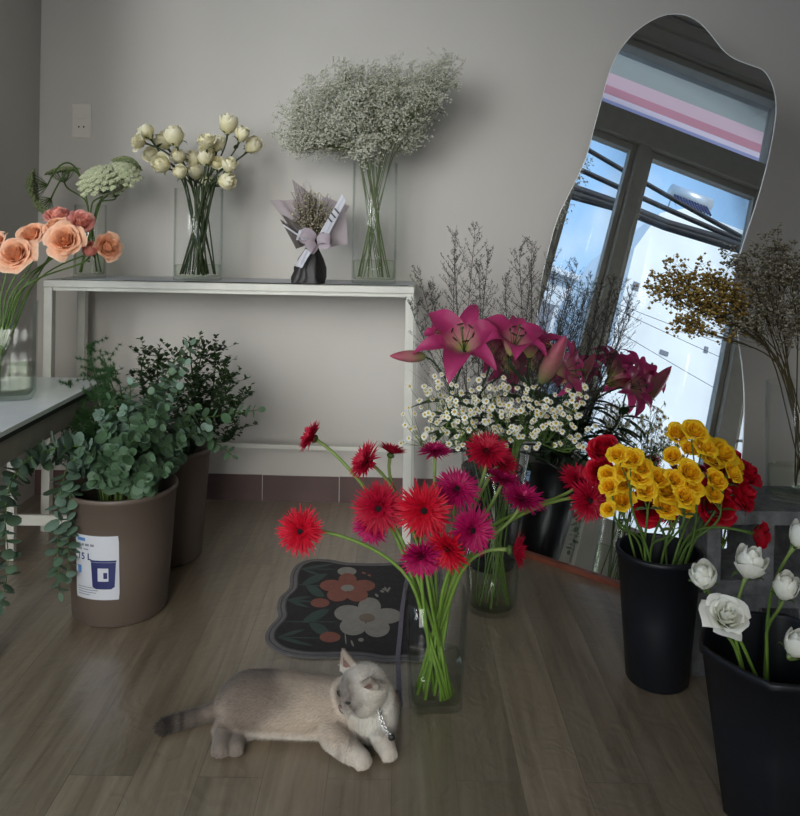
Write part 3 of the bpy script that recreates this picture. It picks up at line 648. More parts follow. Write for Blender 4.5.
# gerberas
vg = vase('square clear glass vase of red gerberas beside the cat', (.088, 1.70, 0), .054, .065, .226, .09, superell(6), .06)
def gerbera(mb, H, D, R, cup=0.0, np_=52):
    Rm = rot_to(D, rnd.random()); H = V(H)
    for k, (lf, el, cnt, off) in enumerate(((1.0, .02, np_, 0), (.9, .20, np_, .5), (.68, .5, np_-6, .2), (.42, .85, 22, 0))):
        for i in range(cnt):
            a = 2*PI*(i+off)/cnt+rnd.uniform(-.07, .07); l = R*lf*rnd.uniform(.86, 1.08); e = el+cup+rnd.uniform(-.10, .12); ca, sa = math.cos(a), math.sin(a); w = R*.047*rnd.uniform(.8, 1.2); tw = rnd.uniform(-.25, .25); bd = rnd.uniform(-.25, .15)
            def fn(u, v):
                r = R*.12+(l-R*.12)*v; z = r*math.sin(e)+R*bd*v*v*.5; r = r*math.cos(e); ww = w*(.55+.9*v if v < .5 else 2.0*(1-v)**.8)
                return H+Rm @ V((r*ca-(u*ww+tw*l*.2*v*v)*sa, r*sa+(u*ww+tw*l*.2*v*v)*ca, z+abs(u)*ww*.7))
            mb.patch(fn, 2, 4, 0, lambda u, v: v)
gs = [(301, 531, 22, 1.74, (-.12, -1, .25), 0, 'gred', 'bright red gerbera farthest left, its dark eye facing front'), (313, 438, 16, 1.86, (-.75, -.25, .5), .25, 'gcrim', 'crimson gerbera at top left on a long curved stem, seen from the side'),
      (367, 462, 19, 1.80, (-.6, -.35, .45), .15, 'gcrim', 'crimson gerbera left of the small dark one, tilted up left'), (391, 454, 14, 1.84, (.25, .1, .95), .45, 'gcrim', 'small dark crimson gerbera turned upward at upper left'),
      (379, 508, 25, 1.70, (-.1, -1, .12), 0, 'gcrim', 'big crimson gerbera facing front, left of the central bright red one'), (424, 510, 26, 1.66, (.02, -1, .12), 0, 'gred', 'central bright red gerbera with a black eye, the biggest'),
      (457, 490, 22, 1.72, (.1, -.6, .7), 0, 'gmag', 'magenta gerbera just right above the central red one'), (435, 452, 16, 1.80, (0, -.12, 1), .05, 'gmag', 'pink magenta gerbera seen edge-on atop a straight pale stem'),
      (487, 452, 21, 1.80, (-.1, -.5, .8), .1, 'gcrim', 'red gerbera highest on the right, in front of the chamomile'), (500, 462, 18, 1.84, (.4, -.4, .7), .2, 'gcrim', 'red gerbera tucked behind the highest right one'),
      (472, 530, 22, 1.64, (.25, -1, .1), 0, 'gmag', 'dark magenta gerbera facing front below the upper magenta one'), (448, 548, 22, 1.62, (-.5, -.75, -.15), .15, 'gred', 'bright red gerbera hanging lowest in the middle'),
      (421, 556, 20, 1.62, (.0, -.9, -.3), .15, 'gmag', 'magenta gerbera lowest on the left over the vase rim'), (371, 527, 18, 1.74, (-.3, -.7, -.3), .1, 'gmag', 'magenta gerbera showing under the big crimson one'),
      (522, 500, 21, 1.76, (.2, -.3, .9), .1, 'gmag', 'magenta gerbera spread wide at the right, facing up'), (512, 550, 18, 1.66, (.95, -.3, .05), .45, 'gcrim', 'narrow red gerbera turned sideways, lowest at right'),
      (503, 480, 17, 1.82, (.3, -.2, .9), .1, 'gmag', 'pink gerbera behind the wide magenta one at right'), (589, 500, 21, 1.86, (.35, -.95, .1), .0, 'gcrim', 'dark red gerbera far right on a long stem beside the yellow roses'),
      (578, 481, 18, 1.92, (.1, -.5, .8), .2, 'gcrim', 'red gerbera behind the far right one, petals pointing up')]
for (x, y, r, Y, D, cup, pm, lab) in gs:
    H = at(x, y, Y); R = r*Y/800*1.2; D = V(D).normalized()
    path, B = stempath(vg, H-D*R*.25, D, L=.07, spread=.66)
    t = thing('gerbera', lab, 'gerbera', B); mb = MB(); mb.tube(path, [.0038]*(len(path)-1)+[.0045], 7); mb.build('stem', 'brightstem', t)
    mb = MB(); gerbera(mb, H, D, R, cup); mb.build('petals', pm, t)
    mb = MB(); Rm = rot_to(D); mb.ball(H+D*R*.07, (R*.15, R*.15, R*.09), 12, 6, 0, Rm, t=0)
    for k in range(40):
        a = k*2.4; q = R*.19*math.sqrt(k/40)+R*.03; mb.octa(H+D*R*.13+Rm @ V((q*math.cos(a), q*math.sin(a), 0)), R*.02, t=.1+.9*(k > 30))
    mb.build('disc', 'gdisc', t)
    mb = MB(); mb.ball(H-D*R*.10, (R*.24, R*.24, R*.16), 10, 6, 0, Rm); mb.build('calyx', 'sepal', t)
# ------------------------------------------------------------------ sprays
def twig(mb, a, b, r0, r1, n=4, bend=.12, sides=4, mi=0):
    L_ = (b-a).length; m = jit(L_*bend); pts = bez(a, a+(b-a)*.33+m, a+(b-a)*.66+m*.6, b, n)
    mb.tube(pts, [r0+(r1-r0)*i/n for i in range(n+1)], sides, mi, cap=False); return pts
def gyp_spray(label, v, P, rad, nb=26, nf=7, group=None, name='gypsophila_spray', fm='gyp', smt='gypstem', fr=.0027, cat='flower', mainr=.0016, spread=.7, dirw=None):
    P = V(P); D = (P-(v[1]+V((0, 0, v[4]*.8)))).normalized()
    path, B = stempath(v, P, D, spread=spread); t = thing(name, label, cat, B, group)
    ms = MB(); mf = MB(); ms.tube(path, [mainr]*len(path), 5)
    up = path[5:]
    for i in range(nb):
        s0 = up[rnd.randrange(len(up)*3//10, len(up))]
        q = V((rnd.gauss(0, 1), rnd.gauss(0, 1), rnd.gauss(0, 1))).normalized()*rnd.random()**.45
        e = P+V((q.x*rad[0], q.y*rad[1], q.z*rad[2]))
        tp = twig(ms, s0, e, .0006, .0003, 4, .12, 3)
        for k in range(nf):
            b_ = tp[rnd.choice((2, 3, 3, 4, 4))]; f = b_+V((rnd.uniform(-1, 1), rnd.uniform(-1, 1), rnd.uniform(-.6, 1.0))).normalized()*rnd.uniform(.006, .022)
            ms.tube([b_, (b_+f)/2+jit(.002), f], .00032, 3, cap=False)
            mf.octa(f, fr*rnd.uniform(.65, 1.25), t=.2+.5*rnd.random(), sq=.8)
            if rnd.random() < .5: mf.octa(f+jit(fr*1.4), fr*.6, t=.3+.5*rnd.random(), sq=.8)
    ms.build('stem', smt, t); tag(mf.build('florets', fm, t), kind='stuff')
    return t
vb = vase('tall clear cylinder vase of baby\'s breath on the console table', (-.085, 2.665, SH+.0014), .074, .074, .40, .075)
gp = [(293, 128, 2.68, 17), (300, 105, 2.62, 17), (320, 125, 2.6, 19), (325, 90, 2.7, 18), (345, 80, 2.64, 18), (350, 110, 2.56, 20), (372, 92, 2.66, 20), (380, 130, 2.62, 19), (400, 78, 2.7, 19),
      (400, 112, 2.6, 21), (430, 78, 2.66, 20), (425, 105, 2.7, 19), (447, 74, 2.6, 17), (340, 140, 2.68, 18), (408, 135, 2.66, 18), (365, 148, 2.6, 18), (298, 142, 2.6, 15), (432, 92, 2.58, 18), (362, 102, 2.6, 19), (372, 78, 2.7, 18), (386, 98, 2.62, 19), (313, 140, 2.58, 16)]
for (x, y, Y, r) in gp:
    c = at(x, y, Y); R = (r+5)*Y/800
    gyp_spray('fine spray of white baby\'s breath in the tall cylinder vase', vb, c, (R*1.1, R*1.2, R), 46, 12, 'baby\'s breath sprays in the tall vase', fr=.0041)
# ammi umbels
va = vase('plain clear glass vase of lacy green umbels behind the peach roses', (-1.045, 2.70, SH+.0014), .052, .052, .245, .09)
def umbel(mb, ms, H, D, R, flat=.5, nu=44, mi=0):
    Rm = rot_to(D)
    for i in range(nu):
        a = i*2.39996; q = math.sqrt((i+.5)/nu); p = H+Rm @ V((R*q*math.cos(a), R*q*math.sin(a), R*flat*(1-q*q)))
        base = H-Rm @ V((0, 0, R*.75)); ms.tube([base, base+(p-base)*.5+Rm @ V((q*R*.1*math.cos(a), q*R*.1*math.sin(a), 0)), p], .0006, 3, cap=False)
        for k in range(18):
            b = k*2.4; s = R*.17*math.sqrt(k/18)
            mb.octa(p+Rm @ V((s*math.cos(b), s*math.sin(b), R*.07*(1-k/18))), R*.074, t=.2+.6*rnd.random(), sq=.8)
for (x, y, r, Y, D, fl_, mt, lab, up) in [(100, 182, 21, 2.62, (-.1, -.75, .7), .55, 'umbel', 'broad pale umbel in the middle, the whitest of the lace flowers', 0), (122, 176, 17, 2.66, (.3, -.7, .65), .55, 'umbel', 'pale umbel at the right of the lace flowers, leaning right', 0),
      (126, 166, 14, 2.74, (.3, -.1, .9), .6, 'umbeld', 'greener umbel behind at the far right of the lace flowers', 0), (62, 172, 15, 2.72, (-.2, -.1, 1), .25, 'umbeld', 'flat green umbel seen edge-on, left of the pale ones', 0), (36, 186, 15, 2.6, (-.95, -.3, -.1), .5, 'umbeld', 'green umbel drooping to the far left on a long arched stem', 1),
      (44, 205, 13, 2.62, (-.5, -.3, -.6), .5, 'umbeld', 'dark green umbel hanging lowest at the left above the peach roses', 1), (114, 190, 12, 2.68, (0, -.6, .8), .5, 'umbel', 'small pale umbel low between the two broad ones', 0)]:
    H = at(x, y, Y); D = V(D).normalized(); R = r*Y/800
    if up:
        e = va[1]+V((-.01, 0, .245)); B = va[1]+V((.02, .01, .02)); pa = [B, B+(e-B)*.5]+bez(e, e+V((-.02, -.02, .16)), H-D*R*.7+V((.05, 0, .12)), H-D*R*.7, 12)
    else: pa, B = stempath(va, H-D*R*.7, D, spread=.6)
    t = thing('lace_flower', lab, 'flower', B); ms = MB(); mf = MB(); ms.tube(pa, .0028, 6); umbel(mf, ms, H, D, R, fl_)
    ms.build('stem', 'stem', t); mf.build('umbel', mt, t)
# chamomile
vch = vase('tall clear glass vase of chamomile on the floor behind the gerberas', (.258, 2.115, 0), .064, .088, .43, .12, n=44)
def daisy_mesh():
    mb = MB(); n = 12; R = .0088
    for i in range(n):
        a = 2*PI*i/n+rnd.uniform(-.1, .1); ca, sa = math.cos(a), math.sin(a); e = rnd.uniform(-.25, .2)
        def fn(u, v):
            r = R*(.25+.75*v); w = R*.20*(1 if v < .8 else .6); return V((r*ca-u*w*sa, r*sa+u*w*ca, r*e*v))
        mb.patch(fn, 1, 2, 0, lambda u, v: v)
    mb.ball((0, 0, .0004), (R*.40, R*.40, R*.26), 8, 4, 1); mb.ball((0, 0, -.001), (R*.3, R*.3, R*.2), 6, 4, 2)
    return mb.build('tmp', ['daisy', 'daisyc', 'sepal'])
dm = [daisy_mesh() for _ in range(3)]
dmesh = [o.data for o in dm]
for o in dm: bpy.data.objects.remove(o)
for i in range(20):
    u = (i % 10)/9; row = i//10
    x = 425+u*145+rnd.uniform(-5, 5); y = (392 if row else 418)+14*abs(u-.45)+rnd.uniform(-6, 6); Y = 2.02+.17*rnd.random()+(.07 if row else 0)
    P = at(x, y, Y); path, B = stempath(vch, P-V((0, 0, .05)), (u*.6-.3, 0, 1), spread=.75)
    t = thing('chamomile_stem', 'leafy stem of tiny white chamomile flowers with yellow eyes', 'flower', B, 'chamomile stems in the floor vase'); ms = MB(); ms.tube(path, .0016, 5)
    for k in range(6):
        p = path[rnd.randrange(7, len(path)-1)]; leaf(ms, p, V((rnd.uniform(-1, 1), rnd.uniform(-1, 1), .6)), .035, .006, .2)
    for k in range(15):
        f = P+V((rnd.uniform(-1, 1)*.052, rnd.uniform(-1, 1)*.05, rnd.uniform(-1.2, .9)*.048)); s0 = path[rnd.randrange(len(path)-5, len(path))]
        D = V((rnd.uniform(-.5, .5), -.75+rnd.uniform(-.3, .3), rnd.uniform(.15, 1))).normalized()
        ms.tube(bez(s0, s0+(f-s0)*.4, f-D*.012, f-D*.002, 4), .0006, 4, cap=False)
        o = bpy.data.objects.new('blossom', dmesh[k % 3]); COL.objects.link(o); o.parent = t
        o.matrix_basis = Matrix.Translation(f-B) @ rot_to(D).to_4x4() @ Matrix.Scale(rnd.uniform(.78, 1.15), 4)
    ms.build('stem', 'stem', t)
# lilies and dark wispy stems in a black bucket
bl_ = bucket('black bucket of pink lilies standing behind the chamomile vase', (.285, 2.385, 0), .070, .088, .295)
def lily_bloom(mb, ms, H, D, R, o=1.0):
    Rm = rot_to(D, rnd.random()*2)
    for i in range(6):
        a = 2*PI*i/6; ca, sa = math.cos(a), math.sin(a); wd_ = R*(.26 if i % 2 else .185); ro = rnd.uniform(.85, 1.1)
        def fn(u, v):
            r = R*(.05+(.22+.70*o)*v**1.25*ro); z = R*(.15+.62*math.sin(v*PI*(.50+.28*o))*(1.25-.55*o)); w = wd_*(math.sin(PI*(.10+.90*v**.85))**.8)
            if v > .999: w = 0
            return H+Rm @ V((r*ca-u*w*sa, r*sa+u*w*ca, z+abs(u)**1.5*w*.45+.02*R*math.sin(v*14+u*2)*abs(u)-(.0 if i % 2 else .03*R)))
        mb.patch(fn, 6, 12, 0, lambda u, v: max(0, v-.05*(1-abs(u))))
    for i in range(6):
        a = 2*PI*(i+.5)/6; q = .2*o*R; tip = H+Rm @ V((q*math.cos(a), q*math.sin(a), R*.72))
        ms.tube(bez(H, H+Rm @ V((0, 0, R*.3)), H+Rm @ V((q*.5*math.cos(a), q*.5*math.sin(a), R*.5)), tip, 5), .001, 4, 0)
        ms.ball(tip, (R*.02, R*.075, R*.02), 6, 4, 1, Rm @ Matrix.Rotation(a, 3, 'Z'))
    ms.tube([H, H+Rm @ V((0, 0, R*.85))], .0016, 5, 0); ms.ball(H+Rm @ V((0, 0, R*.86)), R*.03, 6, 4, 0)
def lily_bud(mb, H, D, L_, r):
    Rm = rot_to(D)
    k = 11; vs = []; ts = []
    for i in range(k+1):
        v = i/k; rr = r*(math.sin(PI*min(1, (.06+.94*v)**.8))**.75 if i < k else 0)+.0008
        for j in range(12):
            a = 2*PI*j/12; q = rr*(1+.10*math.cos(3*a)); vs.append(V(H)+Rm @ V((q*math.cos(a), q*math.sin(a), L_*v))); ts.append(v)
    mb.add(vs, [(i*12+j, i*12+(j+1) % 12, (i+1)*12+(j+1) % 12, (i+1)*12+j) for i in range(k) for j in range(12)], 0, ts)
def lily(label, node, blooms, buds, nl=22):
    node = V(node); path, B = stempath(bl_, node, (0, 0, 1), spread=.6); t = thing('pink_lily', label, 'lily', B); ms = MB(); ms.tube(path, .0042, 7)
    for k in range(nl):
        p = path[rnd.randrange(6, len(path))]; a = rnd.random()*6.3; leaf(ms, p, V((math.cos(a), math.sin(a), rnd.uniform(-.1, .6))), rnd.uniform(.10, .16), .032, .35, 0, 7)
    for (H, D, R, o) in blooms:
        D = V(D).normalized(); ms.tube(bez(node, node+V((0, 0, .02)), H-D*.03, H, 6), .003, 6)
    for (H, D, L_, r) in buds:
        D = V(D).normalized(); ms.tube(bez(node, node+V((0, 0, .02)), H-D*.03, H, 6), .0026, 6)
    ms.build('stem', 'leaf', t)
    for (H, D, R, o) in blooms:
        mb = MB(); m2 = MB(); lily_bloom(mb, m2, H, V(D).normalized(), R, o); b = mb.build('bloom', 'lily', t); m2.build('stamens', ['sepal', 'anther'], b)
    for (H, D, L_, r) in buds:
        mb = MB(); lily_bud(mb, H, D, L_, r); mb.build('bud', 'lilybud', t)
lily('open pink lily at left, largest bloom, with a closed bud pointing left', at(452, 395, 2.28),
     [(at(464, 356, 2.27), (-.1, -.70, .7), .150, 1.0)], [(at(425, 357, 2.24), (-1, -.15, .04), .10, .016)])
lily('smaller pink lily flower at the upper left turned up left', at(450, 385, 2.36), [(at(446, 345, 2.34), (-.45, -.5, .85), .080, .7)], [], 14)
lily('half open pink lily at right with a tall greenish pointed bud', at(535, 395, 2.26),
     [(at(510, 360, 2.22), (.15, -.45, .9), .135, .8)], [(at(541, 382, 2.20), (.38, -.3, .9), .155, .024)])
lily('pink lily behind the half open one, petals curling over at right', at(530, 392, 2.36), [(at(528, 362, 2.33), (.1, -.2, 1), .125, .8), (at(552, 372, 2.30), (.75, -.45, .15), .11, 1)], [], 16)
lily('pink lily at the far right facing the mirror, with two buds', at(540, 405, 2.44), [(at(527, 372, 2.44), (.55, .55, .5), .105, 1), (at(510, 365, 2.46), (-.2, .7, .6), .10, 1)], [(at(530, 360, 2.46), (.1, .3, 1), .10, .015), (at(545, 370, 2.44), (.7, .0, .8), .10, .015)])
lily('pink lily at the back of the bunch, bent toward the wall', at(480, 395, 2.42), [(at(490, 362, 2.42), (.0, .5, .85), .11, 1), (at(505, 372, 2.48), (.3, .8, .2), .10, 1)], [])
for i in range(17):
    u = i/16; x = 415+u*180+rnd.uniform(-8, 8); y = [300, 270, 285, 255, 232, 262, 225, 250, 275, 245, 262, 240, 268, 250, 275, 262, 290][i]; Y = 2.46-.12*u+.04*rnd.random()
    P = at(x, y, Y); path, B = stempath(bl_, P, ((u-.4)*.5, 0, 1), spread=.7, L=.1, n=18)
    t = thing('wispy_dried_stem', 'dark feathery dried stem rising behind the pink lilies', 'flower', B, 'dark wispy stems behind the lilies'); ms = MB(); mf = MB(); ms.tube(path, [.0014]*(len(path)-4)+[.001, .0008, .0006, .0004], 4)
    up = path[8:]
    for k in range(30):
        f = k/30; s0 = up[int(f*(len(up)-1))]; l = .17*(1-f)+.02
        d = V((rnd.uniform(-1, 1), rnd.uniform(-.6, .6), rnd.uniform(.45, 1.1))).normalized(); e = s0+d*l*rnd.uniform(.6, 1.1)+V((0, 0, .01))
        if e.z > P.z+.02: e.z = P.z+.02-rnd.random()*.01
        tp = twig(ms, s0, e, .0007, .0003, 4, .10, 3)
        for q in range(16):
            j = rnd.randrange(0, 4); b_ = tp[j]+(tp[j+1]-tp[j])*rnd.random(); f2 = b_+V((rnd.uniform(-1, 1), rnd.uniform(-1, 1), rnd.uniform(.2, 1.4))).normalized()*rnd.uniform(.003, .010)
            ms.tube([b_, f2], .0004, 3, cap=False); mf.octa(f2, rnd.uniform(.0009, .0015), sq=1.5)
    ms.build('stem', 'limon', t); tag(mf.build('seed_heads', 'limon', t), kind='stuff')
# ------------------------------------------------------------------ concrete blocks and the dried bunch
def block(label, c, L_=.39, D_=.185, H_=.188):
    c = V(c); t = thing('concrete_block', label, 'block', c); mb = MB(); w_ = .032
    box_ = lambda x0, x1, z0, z1: box_between(mb, (c.x+x0, c.y, c.z+z0), (c.x+x1, c.y+D_, c.z+z1))
    # outer shell and two webs as one extruded outline grid with three open cells facing front
    xs = [0]; cw = (L_-4*w_)/3
    for k in range(3): xs += [xs[-1]+w_, xs[-1]+w_+cw]
    xs.append(L_); zs = [0, w_, H_-w_, H_]
    vid = {}; vs = []; fs = []
    def vv(i, k, y):
        if (i, k, y) not in vid: vid[(i, k, y)] = len(vs); vs.append(V((c.x+xs[i], c.y+(D_ if y else 0), c.z+zs[k])))
        return vid[(i, k, y)]
    solid = lambda i, k: 0 <= i < 7 and 0 <= k < 3 and (k != 1 or i % 2 == 0)
    for i in range(7):
        for k in range(3):
            if not solid(i, k): continue
            fs.append((vv(i, k, 0), vv(i+1, k, 0), vv(i+1, k+1, 0), vv(i, k+1, 0))); fs.append((vv(i, k, 1), vv(i, k+1, 1), vv(i+1, k+1, 1), vv(i+1, k, 1)))
            if not solid(i-1, k): fs.append((vv(i, k, 0), vv(i, k+1, 0), vv(i, k+1, 1), vv(i, k, 1)))
            if not solid(i+1, k): fs.append((vv(i+1, k, 0), vv(i+1, k, 1), vv(i+1, k+1, 1), vv(i+1, k+1, 0)))
            if not solid(i, k-1): fs.append((vv(i, k, 0), vv(i, k, 1), vv(i+1, k, 1), vv(i+1, k, 0)))
            if not solid(i, k+1): fs.append((vv(i, k+1, 0), vv(i+1, k+1, 0), vv(i+1, k+1, 1), vv(i, k+1, 1)))
    mb.add(vs, fs); mb.build('block_body', 'concrete', t, False, bevel=.003)
    return t
block('grey hollow concrete block on the floor behind the black buckets', (.672, 1.80, 0))
block('grey hollow concrete block stacked on top, carrying the dried flower vase', (.700, 1.795, .1885))
vd = vase('clear glass vase of dried flowers on the concrete blocks', (.945, 1.885, .377), .068, .072, .27, .07)
dp = [(662, 288, 1.80, 15, 'dryy', 0), (675, 272, 1.84, 15, 'dryy', 0), (690, 292, 1.82, 17, 'dryy', 0), (688, 322, 1.80, 14, 'dryy', 0), (712, 275, 1.86, 17, 'dryy', 0), (712, 305, 1.8, 17, 'dryy', 0), (730, 290, 1.84, 18, 'dryy', 0),
      (745, 258, 1.86, 18, 'dryw', 1), (765, 275, 1.8, 20, 'dryw', 1), (775, 250, 1.84, 18, 'dryw', 1), (790, 268, 1.78, 20, 'dryw', 1), (798, 292, 1.8, 20, 'dryw', 1), (760, 300, 1.84, 18, 'dryw', 1), (785, 315, 1.8, 18, 'dryw', 1), (812, 262, 1.84, 20, 'dryw', 1), (822, 300, 1.8, 20, 'dryw', 1), (742, 318, 1.82, 15, 'dryw', 1)]
for (x, y, Y, r, fm, g) in dp:
    c = at(x, y, Y); R = r*Y/800*1.2
    gyp_spray(['dried spray of small yellow brown heads reaching left over the mirror', 'dried spray of small greyish white heads at the right edge'][g], vd, c, (R*1.15, R*1.2, R), 24, 8,
              ['yellow brown dried sprays over the mirror', 'greyish dried sprays at the right edge'][g], 'dried_flower_spray', fm, 'drystem', .0047 if g == 0 else .0045, mainr=.0017, spread=.6)
# ------------------------------------------------------------------ foliage bins
b1_ = bucket('brown round bin of eucalyptus with a white sticker, in front', (-.715, 2.09, 0), .118, .138, .322, 'binbrown', name='plastic_bin', cat='bin', rimw=.003)
b2_ = bucket('brown round bin of dark foliage standing behind the eucalyptus bin', (-.70, 2.42, 0), .112, .134, .33, 'binbrown', name='plastic_bin', cat='bin', rimw=.003)
# sticker wrapped round the front bin
bc = b1_[1]
def onbin(s, z, off=.0006):
    """s = arc length to the right of the sticker centre"""
    rr = .118+(.138-.118)*z/.322+off; a0 = math.radians(-99); a = a0+s*1.2/rr; z = SZ-.020+(z-SZ)*1.17
    return V((bc.x+rr*math.cos(a), bc.y+rr*math.sin(a), z))
SZ = .175; sw_, sh_ = .049, .068
st = MB()
def stick(u, v):
    s = u*sw_; z = SZ+(v-.5)*2*sh_; k = .006
    if abs(u) > .88 and (v < .04 or v > .96): s *= .97
    return onbin(s, z, .0012)
st.patch(stick, 16, 10)
stk = st.build('sticker', 'sticker', b1_[0])
def sq(mb, s0, s1, z0, z1, off, mi=0, n=4): mb.patch(lambda u, v: onbin(s0+(u+1)/2*(s1-s0), SZ+z0+v*(z1-z0), off), n, 1, mi)
mb = MB()
sq(mb, -.043, -.022, .055, .062, .0017, 0)
mb.build('blue_brand_bar', 'blueprint', stk); mb = MB()
mb.patch(lambda u, v: onbin(-.038+u*.005, SZ-.014+v*.016, .0017), 2, 2, 0)
mb.build('blue_icon', 'blueprint', stk)
mb = MB(); x = -.043
for k in range(4):
    w_ = [.009, .006, .010, .009][k]; sq(mb, x, x+w_, .045, .050, .0017); x += w_+.0025
mb.build('title_print', 'greyprint', stk); mb = MB()
for k in range(2): sq(mb, -.043+k*.016, -.031+k*.016, .037, .0395, .0017)
for k in range(4):
    sq(mb, -.043, [.0, .006, .002, -.012][k], -.044-.0052*k, -.0425-.0052*k, .0017)
mb.build('small_print', 'greyprint', stk)
def flat_text(body, size):
    cu = bpy.data.curves.new('txt', 'FONT'); cu.body = body; cu.size = size; cu.resolution_u = 3; cu.offset = size*.02
    ob = bpy.data.objects.new('txt', cu); COL.objects.link(ob); bpy.context.view_layer.update()
    me = bpy.data.meshes.new_from_object(ob.evaluated_get(bpy.context.evaluated_depsgraph_get()))
    vs = [v.co.copy() for v in me.vertices]; fs = [tuple(p.vertices) for p in me.polygons]; bpy.data.objects.remove(ob); return vs, fs
vs, fs = flat_text('15 L', .020); mb = MB(); mb.add([onbin(-.043+v.x, SZ+.020+v.y-.004, .0018) for v in vs], fs); mb.build('printed_text', 'navy', stk)
mb = MB(); bo = [(-.008, .014), (.042, .014), (.040, -.040), (.034, -.046), (.000, -.046), (-.006, -.040)]
def quadp(mb, a, b, c_, d, off, n=5):
    mb.patch(lambda u, v: (lambda p, q: onbin(p[0]+(q[0]-p[0])*v, SZ+p[1]+(q[1]-p[1])*v, off))((a[0]+(b[0]-a[0])*(u+1)/2, a[1]+(b[1]-a[1])*(u+1)/2), (d[0]+(c_[0]-d[0])*(u+1)/2, d[1]+(c_[1]-d[1])*(u+1)/2)), n, 2)
quadp(mb, (-.006, -.040), (.040, -.040), (.043, .012), (-.009, .012), .0017); quadp(mb, (.001, -.045), (.033, -.045), (.040, -.040), (-.006, -.040), .0017); quadp(mb, (-.010, .0125), (.044, .0125), (.044, .0165), (-.010, .0165), .0017)
mb.build('bin_picture', 'navy', stk)
mb = MB(); quadp(mb, (.006, -.028), (.028, -.028), (.028, .0), (.006, .0), .0022); mb.build('picture_label', 'sticker', stk)
mb = MB(); quadp(mb, (.018, -.022), (.026, -.022), (.026, -.009), (.018, -.009), .0026); mb.build('picture_label_mark', 'navy', stk)
def rleaf(mb, p, d, nrm, r):
    """round eucalyptus leaf with a short petiole, slightly cupped"""
    d = d.normalized(); s = d.cross(nrm).normalized(); nn = s.cross(d); c = p+d*r*1.05; vs = [c+nn*(-r*.10)]; ts = [rnd.random()]
    k = 9; base_t = rnd.random(); ts = [base_t]
    for i in range(k):
        a = 2*PI*i/k; vs.append(c+d*math.cos(a)*r*1.0+s*math.sin(a)*r*.92+nn*(abs(math.sin(a))*r*.12)); ts.append(min(1, base_t+.1))
    mb.add(vs, [(0, 1+i, 1+(i+1) % k) for i in range(k)], 0, ts)
    mb.tube([p, c], .0007, 3, 1, cap=False)
def euc(label, v, pts, rl=.017, np_=16, mat='euc', group=None, start=.35):
    """pts: control points after the rim"""
    _, c, r0, r1, h, base = v
    E = c+V((max(-.8, min(.8, (pts[0].x-c.x)/.2)), max(-.8, min(.8, (pts[0].y-c.y)/.2)), 0))*r1*.8+V((0, 0, h)); B = c+V((rnd.uniform(-.4, .4)*r0, rnd.uniform(-.4, .4)*r0, .02))
    P = [B, E]+pts; path = []
    for i in range(len(P)-1):
        a, b, c2, d = P[max(i-1, 0)], P[i], P[i+1], P[min(i+2, len(P)-1)]
        for j in range(8):
            t_ = j/8; path.append(.5*((2*b)+(c2-a)*t_+(2*a-5*b+4*c2-d)*t_*t_+(3*b-a-3*c2+d)*t_**3))
    path.append(P[-1]); t = thing('eucalyptus_branch', label, 'eucalyptus', B, group); ms = MB(); ms.tube(path, [.0024*(1-.6*i/len(path)) for i in range(len(path))], 5, 0); ml = MB()
    s = [0]
    for i in range(1, len(path)): s.append(s[-1]+(path[i]-path[i-1]).length)
    s0 = s[8]*(1.05); tot = s[-1]
    for k in range(np_):
        q = s0+(tot-s0)*(k+.4)/np_; i = 1
        while i < len(s)-1 and s[i] < q: i += 1
        f = (q-s[i-1])/max(1e-6, s[i]-s[i-1]); p = path[i-1]+(path[i]-path[i-1])*f; tan = (path[i]-path[i-1]).normalized()
        a = k*PI/2+rnd.uniform(-.4, .4); o1 = tan.orthogonal().normalized(); o2 = tan.cross(o1); r = rl*(1.1-.55*k/np_)*rnd.uniform(.8, 1.2)
        for sg in (1, -1):
            side = (o1*math.cos(a)+o2*math.sin(a))*sg; rleaf(ml, p, (side+tan*rnd.uniform(.0, .7)+jit(.25)), tan+jit(.6), r)
    rleaf(ml, path[-1], path[-1]-path[-2], V((rnd.random(), 1, .3)), rl*.5)
    ms.build('stem', 'stem', t); ml.build('leaves', [mat, 'stem'], t)
G1 = 'eucalyptus branches filling the front bin'
for (x, y, Y) in [(90, 455, 1.98), (105, 430, 2.0), (120, 470, 1.94), (135, 440, 1.95), (150, 460, 1.97), (160, 430, 2.0), (110, 400, 2.1), (130, 385, 2.12), (150, 395, 2.1), (170, 375, 2.15), (185, 365, 2.18), (165, 410, 2.05), (180, 440, 2.05), (195, 410, 2.12), (140, 420, 2.0), (95, 480, 1.96), (125, 410, 2.05), (178, 390, 2.12), (205, 430, 2.12), (112, 450, 1.95), (150, 425, 1.97), (75, 440, 2.04), (190, 345, 2.2), (128, 455, 1.93), (145, 480, 1.95), (100, 415, 2.03), (165, 470, 1.98)]:
    P = at(x, y, Y); m = bc+V(((P.x-bc.x)*.6, (P.y-bc.y)*.6, .315+(P.z-.3)*.62)); euc('leafy eucalyptus branch standing in the front brown bin', b1_, [m+jit(.02), P], .0215, 17, rnd.choice(('euc', 'eucd', 'eucd')), G1)
euc('long eucalyptus branch trailing straight down left of the brown bin', b1_, [at(95, 455, 2.0), at(66, 470, 1.97), at(58, 540, 1.95), at(60, 592, 1.94)], .023, 26)
euc('second eucalyptus trail hanging close beside the bin, shorter', b1_, [at(90, 460, 2.02), at(72, 478, 1.98), at(70, 530, 1.97), at(68, 575, 1.96)], .021, 22)
euc('eucalyptus branch arching far left and drooping at the picture\'s left edge', b1_, [at(85, 448, 2.0), at(30, 458, 1.92), at(6, 500, 1.86), at(8, 560, 1.84), at(2, 605, 1.84)], .023, 30)
